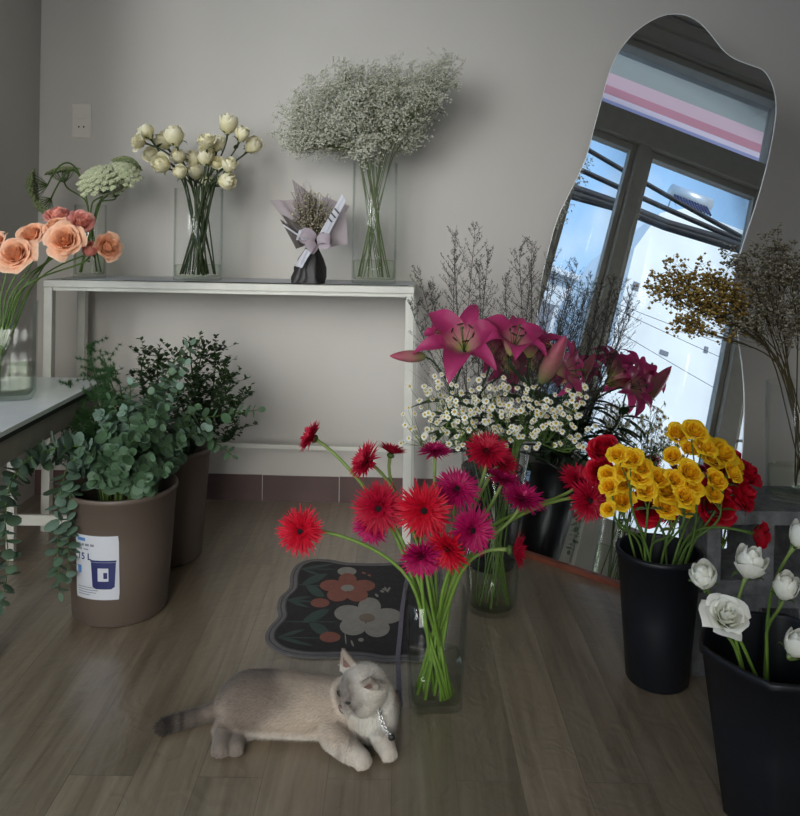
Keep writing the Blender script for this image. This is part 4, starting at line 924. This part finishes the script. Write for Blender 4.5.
euc('dark eucalyptus branch reaching left under the table edge', b1_, [at(80, 455, 2.05), at(45, 455, 2.0), at(15, 480, 1.96), at(2, 530, 1.94)], .022, 22, 'eucd')
euc('eucalyptus branch jutting out right over the rear bin', b1_, [at(190, 425, 2.15), at(225, 415, 2.2), at(258, 410, 2.22)], .021, 15, 'eucd')
euc('low eucalyptus branch bending right below the jutting one', b1_, [at(180, 440, 2.12), at(210, 440, 2.2), at(232, 455, 2.22)], .020, 13, 'eucd')
# dark small-leaved twigs in the rear bin
for i in range(15):
    x = [145, 160, 175, 190, 205, 215, 225, 232, 240, 150, 198, 218, 236, 180, 226][i]; y = [355, 350, 358, 350, 347, 352, 362, 378, 400, 375, 372, 390, 430, 395, 415][i]; P = at(x, y, 2.36+.16*rnd.random())
    path, B = stempath(b2_, P, (rnd.uniform(-.2, .5), 0, 1), spread=.7, L=.08); t = thing('box_twig', 'dark twig of tiny leaves standing in the rear bin', 'foliage', B, 'small-leaved dark twigs in the rear bin'); ms = MB(); ml = MB(); ms.tube(path, .002, 5)
    up = path[6:]
    for k in range(22):
        s0 = up[rnd.randrange(0, len(up))]; e = s0+V((rnd.uniform(-1, 1), rnd.uniform(-1, 1), rnd.uniform(.1, 1.0))).normalized()*rnd.uniform(.03, .08)
        tp = twig(ms, s0, e, .0009, .0005, 4, .1, 3)
        for q in range(12):
            j = rnd.randrange(0, 4); p = tp[j]+(tp[j+1]-tp[j])*rnd.random(); leaf(ml, p, V((rnd.uniform(-1, 1), rnd.uniform(-1, 1), rnd.uniform(-.2, 1))), rnd.uniform(.013, .021), .012, .1, 0, 3)
    ms.build('stem', 'box', t); ml.build('leaves', 'box', t)
# asparagus fern
for i, (x, y, Y) in enumerate([(88, 348, 2.3), (104, 358, 2.32), (70, 385, 2.28), (95, 395, 2.26), (75, 410, 2.22), (110, 400, 2.26), (62, 430, 2.2), (85, 430, 2.2), (100, 372, 2.3), (68, 445, 2.16), (120, 385, 2.34), (78, 395, 2.3)]):
    P = at(x, y, Y); _c = b1_ if i % 3 else b2_; path, B = stempath(_c, P, (-.2, 0, 1), spread=.8, L=.08); t = thing('fern_frond', 'feathery green asparagus fern frond left of the foliage bins', 'foliage', B, 'asparagus fern fronds'); ms = MB(); ml = MB(); ms.tube(path, .0018, 5)
    up = path[7:]
    for k in range(22):
        s0 = up[rnd.randrange(0, len(up))]; e = s0+V((rnd.uniform(-1, 1), rnd.uniform(-1, 1), rnd.uniform(-.3, .7))).normalized()*rnd.uniform(.02, .075)
        tp = twig(ms, s0, e, .0007, .0004, 4, .1, 3)
        for q in range(5):
            c = tp[q % 4+1]
            for n_ in range(22):
                d = V((rnd.gauss(0, 1), rnd.gauss(0, 1), rnd.gauss(0, 1))).normalized()*rnd.uniform(.007, .015); o = d.orthogonal().normalized()*.0008
                ml.add([c-o, c+o, c+d], [(0, 1, 2)], 0, rnd.random())
    ms.build('stem', 'fern', t); tag(ml.build('needles', 'fern', t), kind='stuff')

# ------------------------------------------------------------------ floor mat
M['matdark'] = plain('mat_dark_pile', (.030, .026, .027), .95, var=.2, scale=60, bump=.4, bscale=400)
M['matgrey'] = plain('mat_grey_border', (.17, .16, .16), .9, var=.12, scale=50, bump=.3, bscale=400)
M['matline'] = plain('mat_dark_line', (.09, .08, .08), .9)
M['matsalmon'] = plain('mat_salmon', (.25, .09, .066), .9, var=.1, scale=60)
M['matwhite'] = plain('mat_offwhite', (.27, .25, .22), .9, var=.1, scale=60)
M['matbeige'] = plain('mat_beige', (.20, .15, .115), .9)
M['matgreen'] = plain('mat_green', (.05, .078, .066), .9, var=.1)
MZ = .004
mo = [(299, 563), (312, 559), (330, 559.5), (344, 562), (360, 563), (385, 563), (410, 561), (428, 562), (440, 568), (443, 580), (440, 592), (446, 606), (448, 622), (445, 640), (436, 655), (420, 661), (406, 660), (392, 661), (380, 660.6), (364, 658), (340, 657), (320, 657.5), (300, 656.5), (280, 652), (268, 644), (265, 636), (269, 627), (278, 617), (277, 607), (280, 597), (289, 588), (290, 577), (293, 569)]
mp = [(fl(x, y, MZ).x, fl(x, y, MZ).y) for x, y in mo]; mp = smooth_closed(mp, 3)
mcx = sum(p[0] for p in mp)/len(mp); mcy = sum(p[1] for p in mp)/len(mp)
def inset(k):
    n = len(mp); o = []
    for i in range(n):
        a, b = mp[i-3], mp[(i+3) % n]; t = V((b[0]-a[0], b[1]-a[1], 0)).normalized(); nn = V((-t.y, t.x, 0)); c = V((mcx-mp[i][0], mcy-mp[i][1], 0))
        if nn.dot(c) < 0: nn = -nn
        o.append((mp[i][0]+nn.x*k, mp[i][1]+nn.y*k))
    return o
mt = thing('floor_mat', 'dark scalloped floor mat with printed pink and white flowers', 'mat', (mcx, mcy, 0))
mb = MB(); mb.prism(mp, .0005, MZ, 0); mb.build('mat_border', 'matgrey', mt, False)
mb = MB(); mb.prism(inset(.008), MZ, MZ+.0004, 1); mb.prism(inset(.0115), MZ, MZ+.0008, 0); mb.prism(inset(.020), MZ, MZ+.0012, 1); mb.prism(inset(.0235), MZ, MZ+.0016, 2)
ZL = [MZ+.0017]
def poly_px(pts, mi, dz=0):
    q = [fl(x, y, MZ) for x, y in pts]; z0 = ZL[0]+dz; mb.prism([(p.x, p.y) for p in q], z0-.0004, z0, mi)
def oval(cx, cy, rx, ry, mi, dz=0, n=20): poly_px([(cx+rx*math.cos(2*PI*i/n), cy+ry*math.sin(2*PI*i/n)) for i in range(n)], mi, dz)
def lens(x0, y0, x1, y1, w, mi, dz=0, p=1.0):
    dx, dy = x1-x0, y1-y0; l = math.hypot(dx, dy); nx, ny = -dy/l, dx/l; a = []; b = []
    for i in range(11):
        v = i/10; q = w*(math.sin(PI*v)**p); a.append((x0+dx*v+nx*q, y0+dy*v+ny*q)); b.append((x0+dx*v-nx*q, y0+dy*v-ny*q))
    poly_px(a+b[-2:0:-1], mi, dz)
C_ = lambda x, y: (260+x*.2, 545+y*.2)
def lensc(x0, y0, x1, y1, w, mi, dz=0, p=1.0): a = C_(x0, y0); b = C_(x1, y1); lens(a[0], a[1], b[0], b[1], w, mi, dz, p)
for a in ((190, 200, 320, 210, .5), (110, 385, 400, 388, .5), (90, 466, 310, 468, .5), (205, 122, 380, 124, .4)): lensc(*a, 3, 0, .3)
for a in ((210, 200, 335, 148, 3.6), (230, 205, 322, 262, 4.2), (210, 390, 348, 326, 4.5), (245, 395, 352, 452, 4.8)): lensc(*a, 3, .0003, .8)
for a in ((205, 122, 370, 98, 1.2), (205, 122, 310, 156, 1.2), (135, 278, 255, 262, 1.4), (135, 278, 245, 316, 1.5), (135, 278, 270, 288, 1), (88, 465, 222, 426, 1.6), (88, 465, 265, 508, 1.6)): lensc(*a, 3, .0005, 1)
def flower_px(cx, cy, r, mi, mc, rc, a0, k=.50):
    for i in range(5):
        a = a0+2*PI*i/5; ex, ey = cx+r*math.cos(a)*.62, cy+r*k*math.sin(a)*.62; oval(ex, ey, r*.42*(abs(math.cos(a))*.25+.8), r*.42*k*(abs(math.sin(a))*.25+.95), mi, .0006+.0001*i)
    oval(cx, cy, rc, rc*k, mc, .0013)
flower_px(347.5, 589, 27, 4, 5, 6.5, -PI/2); flower_px(367, 619, 33, 5, 6, 8, -PI/2+.12, .56)
oval(347, 572, 9.5, 4.3, 5, .0004); oval(320, 603.5, 9.5, 4.5, 4, .0004); oval(330, 638, 10.5, 5.2, 4, .0007)
for x0, y0, x1, y1 in ((575, 248, 592, 262), (600, 232, 622, 238), (622, 212, 640, 240), (640, 226, 652, 216), (455, 480, 468, 512), (610, 222, 648, 232)): lensc(x0, y0, x1, y1, 1.0, 5, .0005, .4)
oval(*C_(505, 478), 2.8, 1.8, 5, .0005); lensc(508, 140, 530, 146, .9, 4, .0005, .4); lensc(538, 152, 556, 158, .9, 4, .0005, .4); lensc(425, 440, 430, 500, .6, 5, .0005, .3)
mb.build('printed_field', ['matgrey', 'matline', 'matdark', 'matgreen', 'matsalmon', 'matwhite', 'matbeige'], mt, False)
# ------------------------------------------------------------------ gift bouquet
M['lav'] = petal('lavender_paper', one((.47, .40, .42)), .5, .35, .06); M['darkwrap'] = petal('dark_film_wrap', one((.030, .027, .027)), .5, .1, .3, 60, .5)
M['brownpaper'] = petal('dark_striped_paper', one((.10, .085, .08)), .5, .1); M['ribbon'] = petal('lavender_ribbon', one((.42, .35, .39)), .35, .2, .06); M['wpaper'] = petal('white_paper_strip', one((.68, .68, .74)), .5, .3, .03)
YB = 2.60; bb = at(311, 281, YB); bb.z = SH+.0014
bq = thing('gift_bouquet', 'small wrapped baby\'s breath bouquet with lavender paper and bows on the console', 'bouquet', bb)
mb = MB(); prof = []
def crump(a): return 1+.16*math.sin(a*5+1)+.10*math.sin(a*11)
hb = .118
mb.lathe([(.001, 0), (.052, 0), (.050, .006), (.046, .02), (.045, .05), (.036, .08), (.022, .105), (.017, hb), (.024, hb+.02), (.001, hb+.02)], 40, bb+V((0, 0, 0)), shape=crump)
for i, v in enumerate(mb.v):
    k = (v.z-bb.z)/hb; v.x += -.012*(1-k)+.008*math.sin(v.z*90+math.atan2(v.y-bb.y, v.x-bb.x)*3)*(1-k)
mb.build('wrapped_base', 'darkwrap', bq)
def sheet(name, p, mat, bulge=.01, par=bq, nu=8, nv=8, wav=.003):
    a, b, c_, d = [at(*q) for q in p]
    mb = MB(); nn = (b-a).cross(d-a).normalized(); nn = nn if nn.y < 0 else -nn
    mb.patch(lambda u, v: (a+(b-a)*(u+1)/2)*(1-v)+(d+(c_-d)*(u+1)/2)*v+nn*(bulge*math.sin(PI*(u+1)/2)*math.sin(PI*min(1, v*1.1+.05))+wav*math.sin(u*6+v*4)), nu, nv)
    return mb.build(name, mat, par)
sheet('paper_sheet', [(306, 246, 2.60), (316, 246, 2.60), (318, 200, 2.68), (292, 179, 2.66)], 'lav', -.008)
sheet('paper_sheet', [(303, 247, 2.58), (309, 243, 2.60), (296, 200, 2.62), (270, 200, 2.60)], 'lav', .012)
sheet('paper_sheet', [(300, 246, 2.56), (312, 244, 2.58), (300, 226, 2.55), (282, 214, 2.56)], 'brownpaper', .014)
sheet('paper_sheet', [(296, 249, 2.55), (304, 246, 2.56), (290, 226, 2.54), (280, 219, 2.55)], 'brownpaper', .010)
sheet('paper_sheet', [(314, 246, 2.61), (326, 248, 2.60), (348, 244, 2.58), (344, 196, 2.62)], 'lav', .012)
sheet('paper_sheet', [(312, 244, 2.64), (322, 246, 2.63), (350, 206, 2.68), (322, 196, 2.72)], 'lav', .012)
ws = sheet('paper_strip', [(318, 236, 2.555), (327, 238, 2.555), (346, 201, 2.56), (342, 194, 2.565)], 'wpaper', .003, wav=.001)
mb = MB()
for k in range(3):
    x, y = 329+3.6*k, 220-4.2*k; a = at(x-1.6, y-3.2, 2.550); b = at(x+3.0, y+2.2, 2.550); d = V((.0022, 0, .0012))
    mb.add([a-d, a+d, b+d, b-d], [(0, 1, 2, 3)])
mb.build('black_bars', 'edge', ws)
sheet('edge_stripe', [(283, 224, 2.535), (283, 226, 2.535), (301, 238, 2.53), (301, 236, 2.53)], 'wpaper', .003, wav=0)
sheet('paper_label', [(296, 240, 2.535), (308, 240, 2.535), (304, 229, 2.53), (299, 230, 2.53)], 'wpaper', .003)
sheet('gift_tag', [(295, 266, 2.535), (302, 268, 2.53), (312, 251, 2.54), (305, 249, 2.545)], 'wpaper', .002)
def loop(c, ax, w_, l_, tw):
    c = at(*c); ax = V(ax).normalized(); up = V((0, -.6, .8)); s = ax.cross(up).normalized(); up = s.cross(ax); mb = MB()
    def fn(u, v):
        a = v*2*PI; r = l_*.5; return c+ax*(r*(1-math.cos(a)))+up*(math.sin(a)*l_*.28)+s*(u*w_*(.4+.6*math.sin(a/2)))+up*(u*tw*.01)
    mb.patch(fn, 2, 18); return mb.build('ribbon_loop', 'ribbon', bq)
loop((315, 240, 2.535), (-.8, -.1, .35), .014, .05, 1); loop((317, 242, 2.53), (.9, -.2, .1), .014, .045, -1); loop((316, 243, 2.535), (-.5, -.3, -.5), .012, .035, 1); loop((318, 240, 2.54), (.7, 0, .6), .010, .03, 0)
ms = MB(); mf = MB(); P = at(310, 211, 2.61); root = at(312, 246, 2.60)
for i in range(95):
    q = V((rnd.gauss(0, 1), rnd.gauss(0, 1), rnd.gauss(0, 1))).normalized()*rnd.random()**.4; e = P+V((q.x*.088, q.y*.07, q.z*.095)); tp = twig(ms, root+jit(.006), e, .0008, .0004, 5, .08, 3)
    for k in range(9):
        f = tp[rnd.choice((3, 4, 5, 5))]+jit(.016); mf.octa(f, .0033*rnd.uniform(.7, 1.3), t=.2+.5*rnd.random(), sq=.8); ms.tube([tp[4], f], .0003, 3, cap=False)
ms.build('stems', 'drystem', bq); tag(mf.build('florets', 'gypdry', bq), kind='stuff')
# ------------------------------------------------------------------ cat
def cp(px, Y, z):
    y_ = (1-z)*800/Y; a = (px-400); dx = a+y_*ROLL; return V((dx/800*Y, Y, z))
hc = cp(363, 1.545, .110)
f_ = V((-.80, -.50, -.26)).normalized(); l_ = f_.cross(V((0.05, -.02, 1))).normalized(); u_ = l_.cross(f_).normalized()
if u_.z < 0: u_ = -u_
if l_.y > 0: l_ = -l_
HR = Matrix((l_, -f_, u_)).transposed()
hp = lambda a, b, c_: hc+l_*a+f_*b+u_*c_
mb = MB()
def E_(c, r, R=None): mb.ball(c, r, 20, 14, 0, R)
spine = [(cp(236, 1.592, .050), (.036, .042, .042)), (cp(250, 1.582, .057), (.056, .058, .056)), (cp(272, 1.578, .059), (.058, .060, .057)), (cp(302, 1.575, .057), (.058, .059, .055)), (cp(332, 1.572, .056), (.055, .056, .053)), (cp(356, 1.572, .057), (.050, .049, .054)), (cp(377, 1.568, .056), (.041, .042, .056))]
for i in range(len(spine)-1):
    for k in range(9): v = k/8; E_(spine[i][0].lerp(spine[i+1][0], v), V(spine[i][1]).lerp(V(spine[i+1][1]), v))
E_(cp(372, 1.560, .085), (.038, .036, .040))
E_(hc, (.047, .044, .042), HR); E_(hp(.022, .016, -.012), (.024, .024, .022), HR); E_(hp(-.022, .016, -.012), (.024, .024, .022), HR)
E_(hp(0, .034, -.012), (.020, .018, .015), HR); E_(hp(0, .033, .004), (.012, .016, .012), HR); E_(hp(.008, .045, -.015), (.0095, .008, .0075), HR); E_(hp(-.008, .045, -.015), (.0095, .008, .0075), HR)
for sg in (1, -1):   # ears
    RE = HR @ Matrix.Rotation(.75 if sg > 0 else .55, 3, 'Z')
    b, tip = (hp(.028, .000, .020), hp(.053, .003, .053)) if sg > 0 else (hp(-.026, .004, .024), hp(-.043, .006, .061))
    n = 26
    for i in range(n): v = i/(n-1); mb.ball(b+(tip-b)*v, (.0250*(1-v)**.9+.0045, .0066-.0012*v, .0055), 12, 8, 0, RE)
def limb(pts, rs, sub=8):
    for i in range(len(pts)-1):
        for k in range(sub+1): v = k/sub; r = rs[i]+(rs[i+1]-rs[i])*v; mb.ball(pts[i]+(pts[i+1]-pts[i])*v, r, 12, 8)
def paw(c, d, r):
    d = V(d).normalized(); s = d.cross(V((0, 0, 1))).normalized(); mb.ball(c, (r*1.05, r*1.05, r*.85), 12, 8)
    for k in (-1.1, -.37, .37, 1.1): mb.ball(c+d*r*(.80-.20*k*k)+s*r*.56*k-V((0, 0, r*.16)), (r*.36, r*.36, r*.50), 10, 6)
# front legs
p1 = cp(361, 1.480, .017); limb([cp(330, 1.548, .045), cp(334, 1.522, .033), cp(346, 1.500, .024), p1], [.034, .028, .022, .0175]); paw(p1, (.55, -.8, 0), .0185)
p2 = cp(388, 1.503, .016); limb([cp(378, 1.555, .035), cp(382, 1.530, .026), p2], [.028, .022, .0165]); paw(p2, (.35, -.9, 0), .0170)
# hind legs
E_(cp(246, 1.562, .045), (.045, .035, .043)); h1 = cp(221, 1.510, .015); limb([cp(236, 1.560, .038), cp(226, 1.548, .027), h1], [.030, .022, .0175]); paw(h1, (-.02, -1, 0), .0180)
h2 = cp(236, 1.514, .013); limb([cp(246, 1.555, .03), cp(238, 1.545, .018), h2], [.022, .018, .0160]); paw(h2, (.05, -1, 0), .0160)
# tail
tl = [cp(244, 1.605, .040), cp(225, 1.612, .028), cp(205, 1.605, .019), cp(188, 1.592, .016), cp(174, 1.580, .016), cp(164, 1.568, .016)]
limb(tl, [.022, .0165, .0145, .0145, .0145, .0135])
tmp = mb.build('tmp', 'white'); rm = tmp.modifiers.new('r', 'REMESH'); rm.mode = 'VOXEL'; rm.voxel_size = .0024; smo = tmp.modifiers.new('s', 'SMOOTH'); smo.factor = .5; smo.iterations = 3
bpy.context.view_layer.update(); cme = bpy.data.meshes.new_from_object(tmp.evaluated_get(bpy.context.evaluated_depsgraph_get())); bpy.data.objects.remove(tmp)
cbase = cp(300, 1.56, 0)
ct = thing('cat', 'cream and grey cat lying on the floor with its head turned left', 'cat', cbase)
CR = V((.56, .47, .385)); TP = V((.245, .195, .16)); WH = V((.70, .67, .61)); DK = V((.035, .026, .022)); PK = V((.34, .16, .13))
sm = lambda a, b, x: (lambda t: t*t*(3-2*t))(max(0, min(1, (x-a)/(b-a))))
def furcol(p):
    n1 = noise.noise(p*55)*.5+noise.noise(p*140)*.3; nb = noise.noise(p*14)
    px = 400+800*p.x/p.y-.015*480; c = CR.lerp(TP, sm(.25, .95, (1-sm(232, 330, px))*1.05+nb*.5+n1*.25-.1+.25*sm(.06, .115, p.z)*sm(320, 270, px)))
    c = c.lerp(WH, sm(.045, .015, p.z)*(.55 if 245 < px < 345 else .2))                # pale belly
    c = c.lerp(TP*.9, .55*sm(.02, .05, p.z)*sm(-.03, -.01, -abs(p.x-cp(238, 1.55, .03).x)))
    dc = (p-cp(378, 1.535, .055)).length; c = c.lerp(WH, sm(.060, .030, dc))
    hl = p-hc; a, b, k = hl.dot(l_), hl.dot(f_), hl.dot(u_)
    if hl.length < .075 and p.z > .062:
        h = WH.lerp(CR, .35); face = sm(.058, .022, math.hypot(a, k+.002) if b > 0 else 9)*sm(0, .03, b); h = h.lerp(V((.13, .095, .075)), face*.9*(.8+n1)); h = h.lerp(WH, sm(-.008, -.022, k)*.8)
        h = h.lerp(TP, .6*sm(.018, .032, abs(a))*sm(.030, .045, k)); c = c.lerp(h, sm(.060, .050, hl.length) if k < .02 else 1)
    if hl.length < .1 and p.z > .1: c = c.lerp(TP.lerp(CR, .4), sm(.034, .044, k)*sm(.012, .024, abs(a)))
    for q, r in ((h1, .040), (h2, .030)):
        c = c.lerp(TP*.75, sm(r, r*.4, (p-q).length)*.75)
    for q in (p1, p2): c = c.lerp(CR.lerp(WH, .35), sm(.04, .02, (p-q).length))
    if p.z < .045 and p.y < 1.55 and 326 < px < 352: c = c.lerp(TP, .45*max(0, math.sin(p.x*260+p.y*120)))
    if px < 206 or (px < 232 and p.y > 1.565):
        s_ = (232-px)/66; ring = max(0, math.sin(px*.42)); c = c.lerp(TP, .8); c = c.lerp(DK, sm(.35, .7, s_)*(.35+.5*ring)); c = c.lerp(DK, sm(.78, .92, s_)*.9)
    return [max(0, v*(1+n1*.25)) for v in c]
def fur_mat():
    m, nt, out = newmat('cat_fur'); L = nt.links.new; a = N(nt, 'ShaderNodeAttribute', _attribute_name='fur')
    b = N(nt, 'ShaderNodeBsdfPrincipled', Roughness=.75); b.inputs['Specular IOR Level'].default_value = .2; b.inputs['Sheen Weight'].default_value = .25
    t = nt.nodes.new('ShaderNodeBsdfTranslucent'); mx = N(nt, 'ShaderNodeMixShader', Fac=.2); L(a.outputs['Color'], b.inputs['Base Color']); L(a.outputs['Color'], t.inputs['Color'])
    L(b.outputs['BSDF'], mx.inputs[1]); L(t.outputs['BSDF'], mx.inputs[2]); L(mx.outputs['Shader'], out.inputs['Surface']); return m
M['fur'] = fur_mat()
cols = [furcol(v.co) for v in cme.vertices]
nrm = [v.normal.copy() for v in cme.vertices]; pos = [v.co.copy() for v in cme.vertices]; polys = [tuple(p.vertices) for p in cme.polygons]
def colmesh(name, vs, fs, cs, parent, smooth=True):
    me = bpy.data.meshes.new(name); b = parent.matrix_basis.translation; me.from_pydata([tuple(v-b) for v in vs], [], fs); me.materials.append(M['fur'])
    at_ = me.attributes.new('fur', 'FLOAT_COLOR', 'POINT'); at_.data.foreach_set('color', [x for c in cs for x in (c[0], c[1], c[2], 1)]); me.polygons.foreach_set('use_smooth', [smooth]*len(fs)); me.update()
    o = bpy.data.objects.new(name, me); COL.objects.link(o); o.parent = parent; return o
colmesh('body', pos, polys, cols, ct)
fv, ff, fc = [], [], []
tailax = (tl[-1]-tl[0]).normalized()
for i in range(len(pos)):
    for rep in range(2):
        p = pos[i]+jit(.0014); n = nrm[i]; d = V((-1, .1, -.25)); ln = .0095
        hl = p-hc
        px = 400+800*p.x/p.y-7
        if px < 240 and p.y > 1.56: d = tailax.copy(); ln = .011
        elif hl.dot(u_) > .037 and hl.length < .1 and p.z > .1: d = u_*1.0; ln = .0028
        elif hl.length < .062 and p.z > .065: d = hl-f_*.09; ln = .0050 if hl.dot(f_) > .01 else .008
        elif p.z < .04 and p.y < 1.535: d = V((0, -.3, -1)); ln = .0040
        elif p.x > cp(350, 1.55, .05).x: d = V((.1, -.4, -1)); ln = .012
        if p.z < .004 and n.z < -.3: continue
        if (p-h1).length < .022 or (p-h2).length < .02 or (p-p1).length < .023 or (p-p2).length < .022: ln = .0020
        d = d.normalized(); d = d-n*d.dot(n); g = (d*.95+n*.55+jit(.28)).normalized()
        if hp(0, .052, -.012) and (p-hp(0, .05, -.008)).length < .012: ln = .0022
        l = ln*rnd.uniform(.6, 1.15); s = g.cross(n); s = (s.normalized() if s.length > 1e-4 else V((1, 0, 0)))*.00042
        a = p-n*.0006; m_ = a+g*l*.55; t_ = a+g*l+V((0, 0, -l*.12))
        if t_.z < .0006: t_.z = .0006
        if m_.z < .0006: m_.z = .0006
        k = len(fv); fv += [a-s, a+s, m_+s*.8, m_-s*.8, t_]; ff += [(k, k+1, k+2, k+3), (k+3, k+2, k+4)]; q = rnd.uniform(.82, 1.22); c = [v*q for v in cols[i]]; fc += [c]*5
colmesh('fur', fv, ff, fc, ct)
M['catnose'] = plain('cat_nose', (.20, .11, .095), .5); M['cateye'] = plain('cat_eye', (.07, .08, .065), .15, var=.3, scale=300); M['catlid'] = plain('cat_dark_eyelid', (.02, .014, .012), .6)
for sg in (1, -1):
    e = hp(sg*.0165, .0405, .004); Re = HR @ Matrix.Rotation(-sg*.45, 3, 'Y'); mb = MB(); mb.ball(e, (.0062, .0050, .0024), 12, 8, 0, Re); eo = mb.build('eye', 'cateye', ct)
    mb = MB(); mb.tube([e+Re @ V((-.0072, -.0020, -.0010)), e+Re @ V((-.003, -.0056, .0026)), e+Re @ V((.003, -.0056, .0030)), e+Re @ V((.0074, -.0022, .0010))], .0011, 6); mb.build('eyelid', 'catlid', eo)
mb = MB(); mb.ball(hp(0, .0535, -.0065), (.0046, .0032, .0032), 10, 6, 0, HR); mb.build('nose', 'catnose', ct)
mb = MB(); mb.tube([hp(0, .0560, -.009), hp(0, .0550, -.0150)], .0007, 5); mb.tube([hp(-.009, .0505, -.0185), hp(-.004, .0545, -.0165), hp(0, .0548, -.0145), hp(.004, .0545, -.0165), hp(.009, .0505, -.0185)], .0008, 5); mb.build('mouth', 'catlid', ct)
M['whisk'] = plain('whisker', (.75, .75, .72), .4); mb = MB()
for sg in (1, -1):
    for k in range(5): a = hp(sg*.011, .050, -.013-.002*k); mb.tube([a, a+l_*sg*.020+f_*.006+u_*(.004-.003*k), a+l_*sg*.038+f_*.004-u_*(.003+.004*k)], .00016, 3)
mb.build('whiskers', 'whisk', ct)
for sg in (1, -1):
    b = hp(sg*.028, .0105, .032); tip = hp(sg*.036, .0112, .052); RE = HR @ Matrix.Rotation(.75 if sg > 0 else .55, 3, 'Z'); s = RE @ V((1, 0, 0)); nf_ = RE @ V((0, -1, 0)); b, tip = (hp(.0375, .001, .0325), hp(.0505, .003, .049)) if sg > 0 else (hp(-.032, .004, .037), hp(-.041, .006, .055)); b = b+nf_*.0076; tip = tip+nf_*.0062; mb = MB(); w_ = .0125
    mb.add([b-s*w_*.8, b+s*w_*.7, tip, b-u_*.004], [(0, 3, 2), (3, 1, 2)]); mb.build('inner_ear', 'catnose', ct)
# collar chain
cc0 = [cp(379, 1.528, .085), cp(380.5, 1.519, .072), cp(383, 1.513, .060), cp(386, 1.508, .050), cp(390, 1.506, .043)]
mb = MB(); q = []
for i in range(4): q += [cc0[i]+(cc0[i+1]-cc0[i])*(j/3) for j in range(3)]
q.append(cc0[-1])
for i in range(len(q)-1):
    c = (q[i]+q[i+1])/2; d = (q[i+1]-q[i]).normalized(); s = d.cross(V((0, -1, .3)) if i % 2 else V((1, 0, .2))).normalized(); L2 = (q[i+1]-q[i]).length*.72
    mb.tube([c+d*math.cos(2*PI*k/14)*L2+s*math.sin(2*PI*k/14)*.0034 for k in range(15)], .0011, 6)
co_ = mb.build('chain_collar', 'chrome', ct)
mb = MB(); mb.ball(q[-1]+V((.003, -.001, -.002)), (.007, .004, .006), 10, 6); mb.build('pendant', 'edge', co_)
# leash
M['leash'] = plain('lavender_grey_webbing', (.17, .15, .19), .7, var=.2, scale=200)
lp = [fl(418, 556, .008), fl(410, 568, .008), fl(406, 585, .008), fl(402, 610, .008), fl(400, 635, .008), fl(398, 655, .008), fl(398, 668, .004), fl(399, 682, .006), cp(400, 1.64, .02), cp(396, 1.60, .075)]
lpp = []
for i in range(len(lp)-1): lpp += [lp[i]+(lp[i+1]-lp[i])*(j/4) for j in range(4)]
lpp.append(lp[-1]); mb = MB(); vs = []; ts = []
for i, p in enumerate(lpp):
    d = (lpp[min(i+1, len(lpp)-1)]-lpp[max(i-1, 0)]).normalized(); s = d.cross(V((0, 0, 1))).normalized()*.0055; vs += [p-s, p+s, p+s+V((0, 0, .0015)), p-s+V((0, 0, .0015))]
n_ = len(lpp); mb.add(vs, [(4*i+a, 4*i+(a+1) % 4, 4*i+4+(a+1) % 4, 4*i+4+a) for i in range(n_-1) for a in range(4)])
o = mb.build('leash', 'leash', loc=fl(400, 640, 0), smooth=False); tag(o, 'lavender grey leash strap running over the mat to the cat', 'leash')
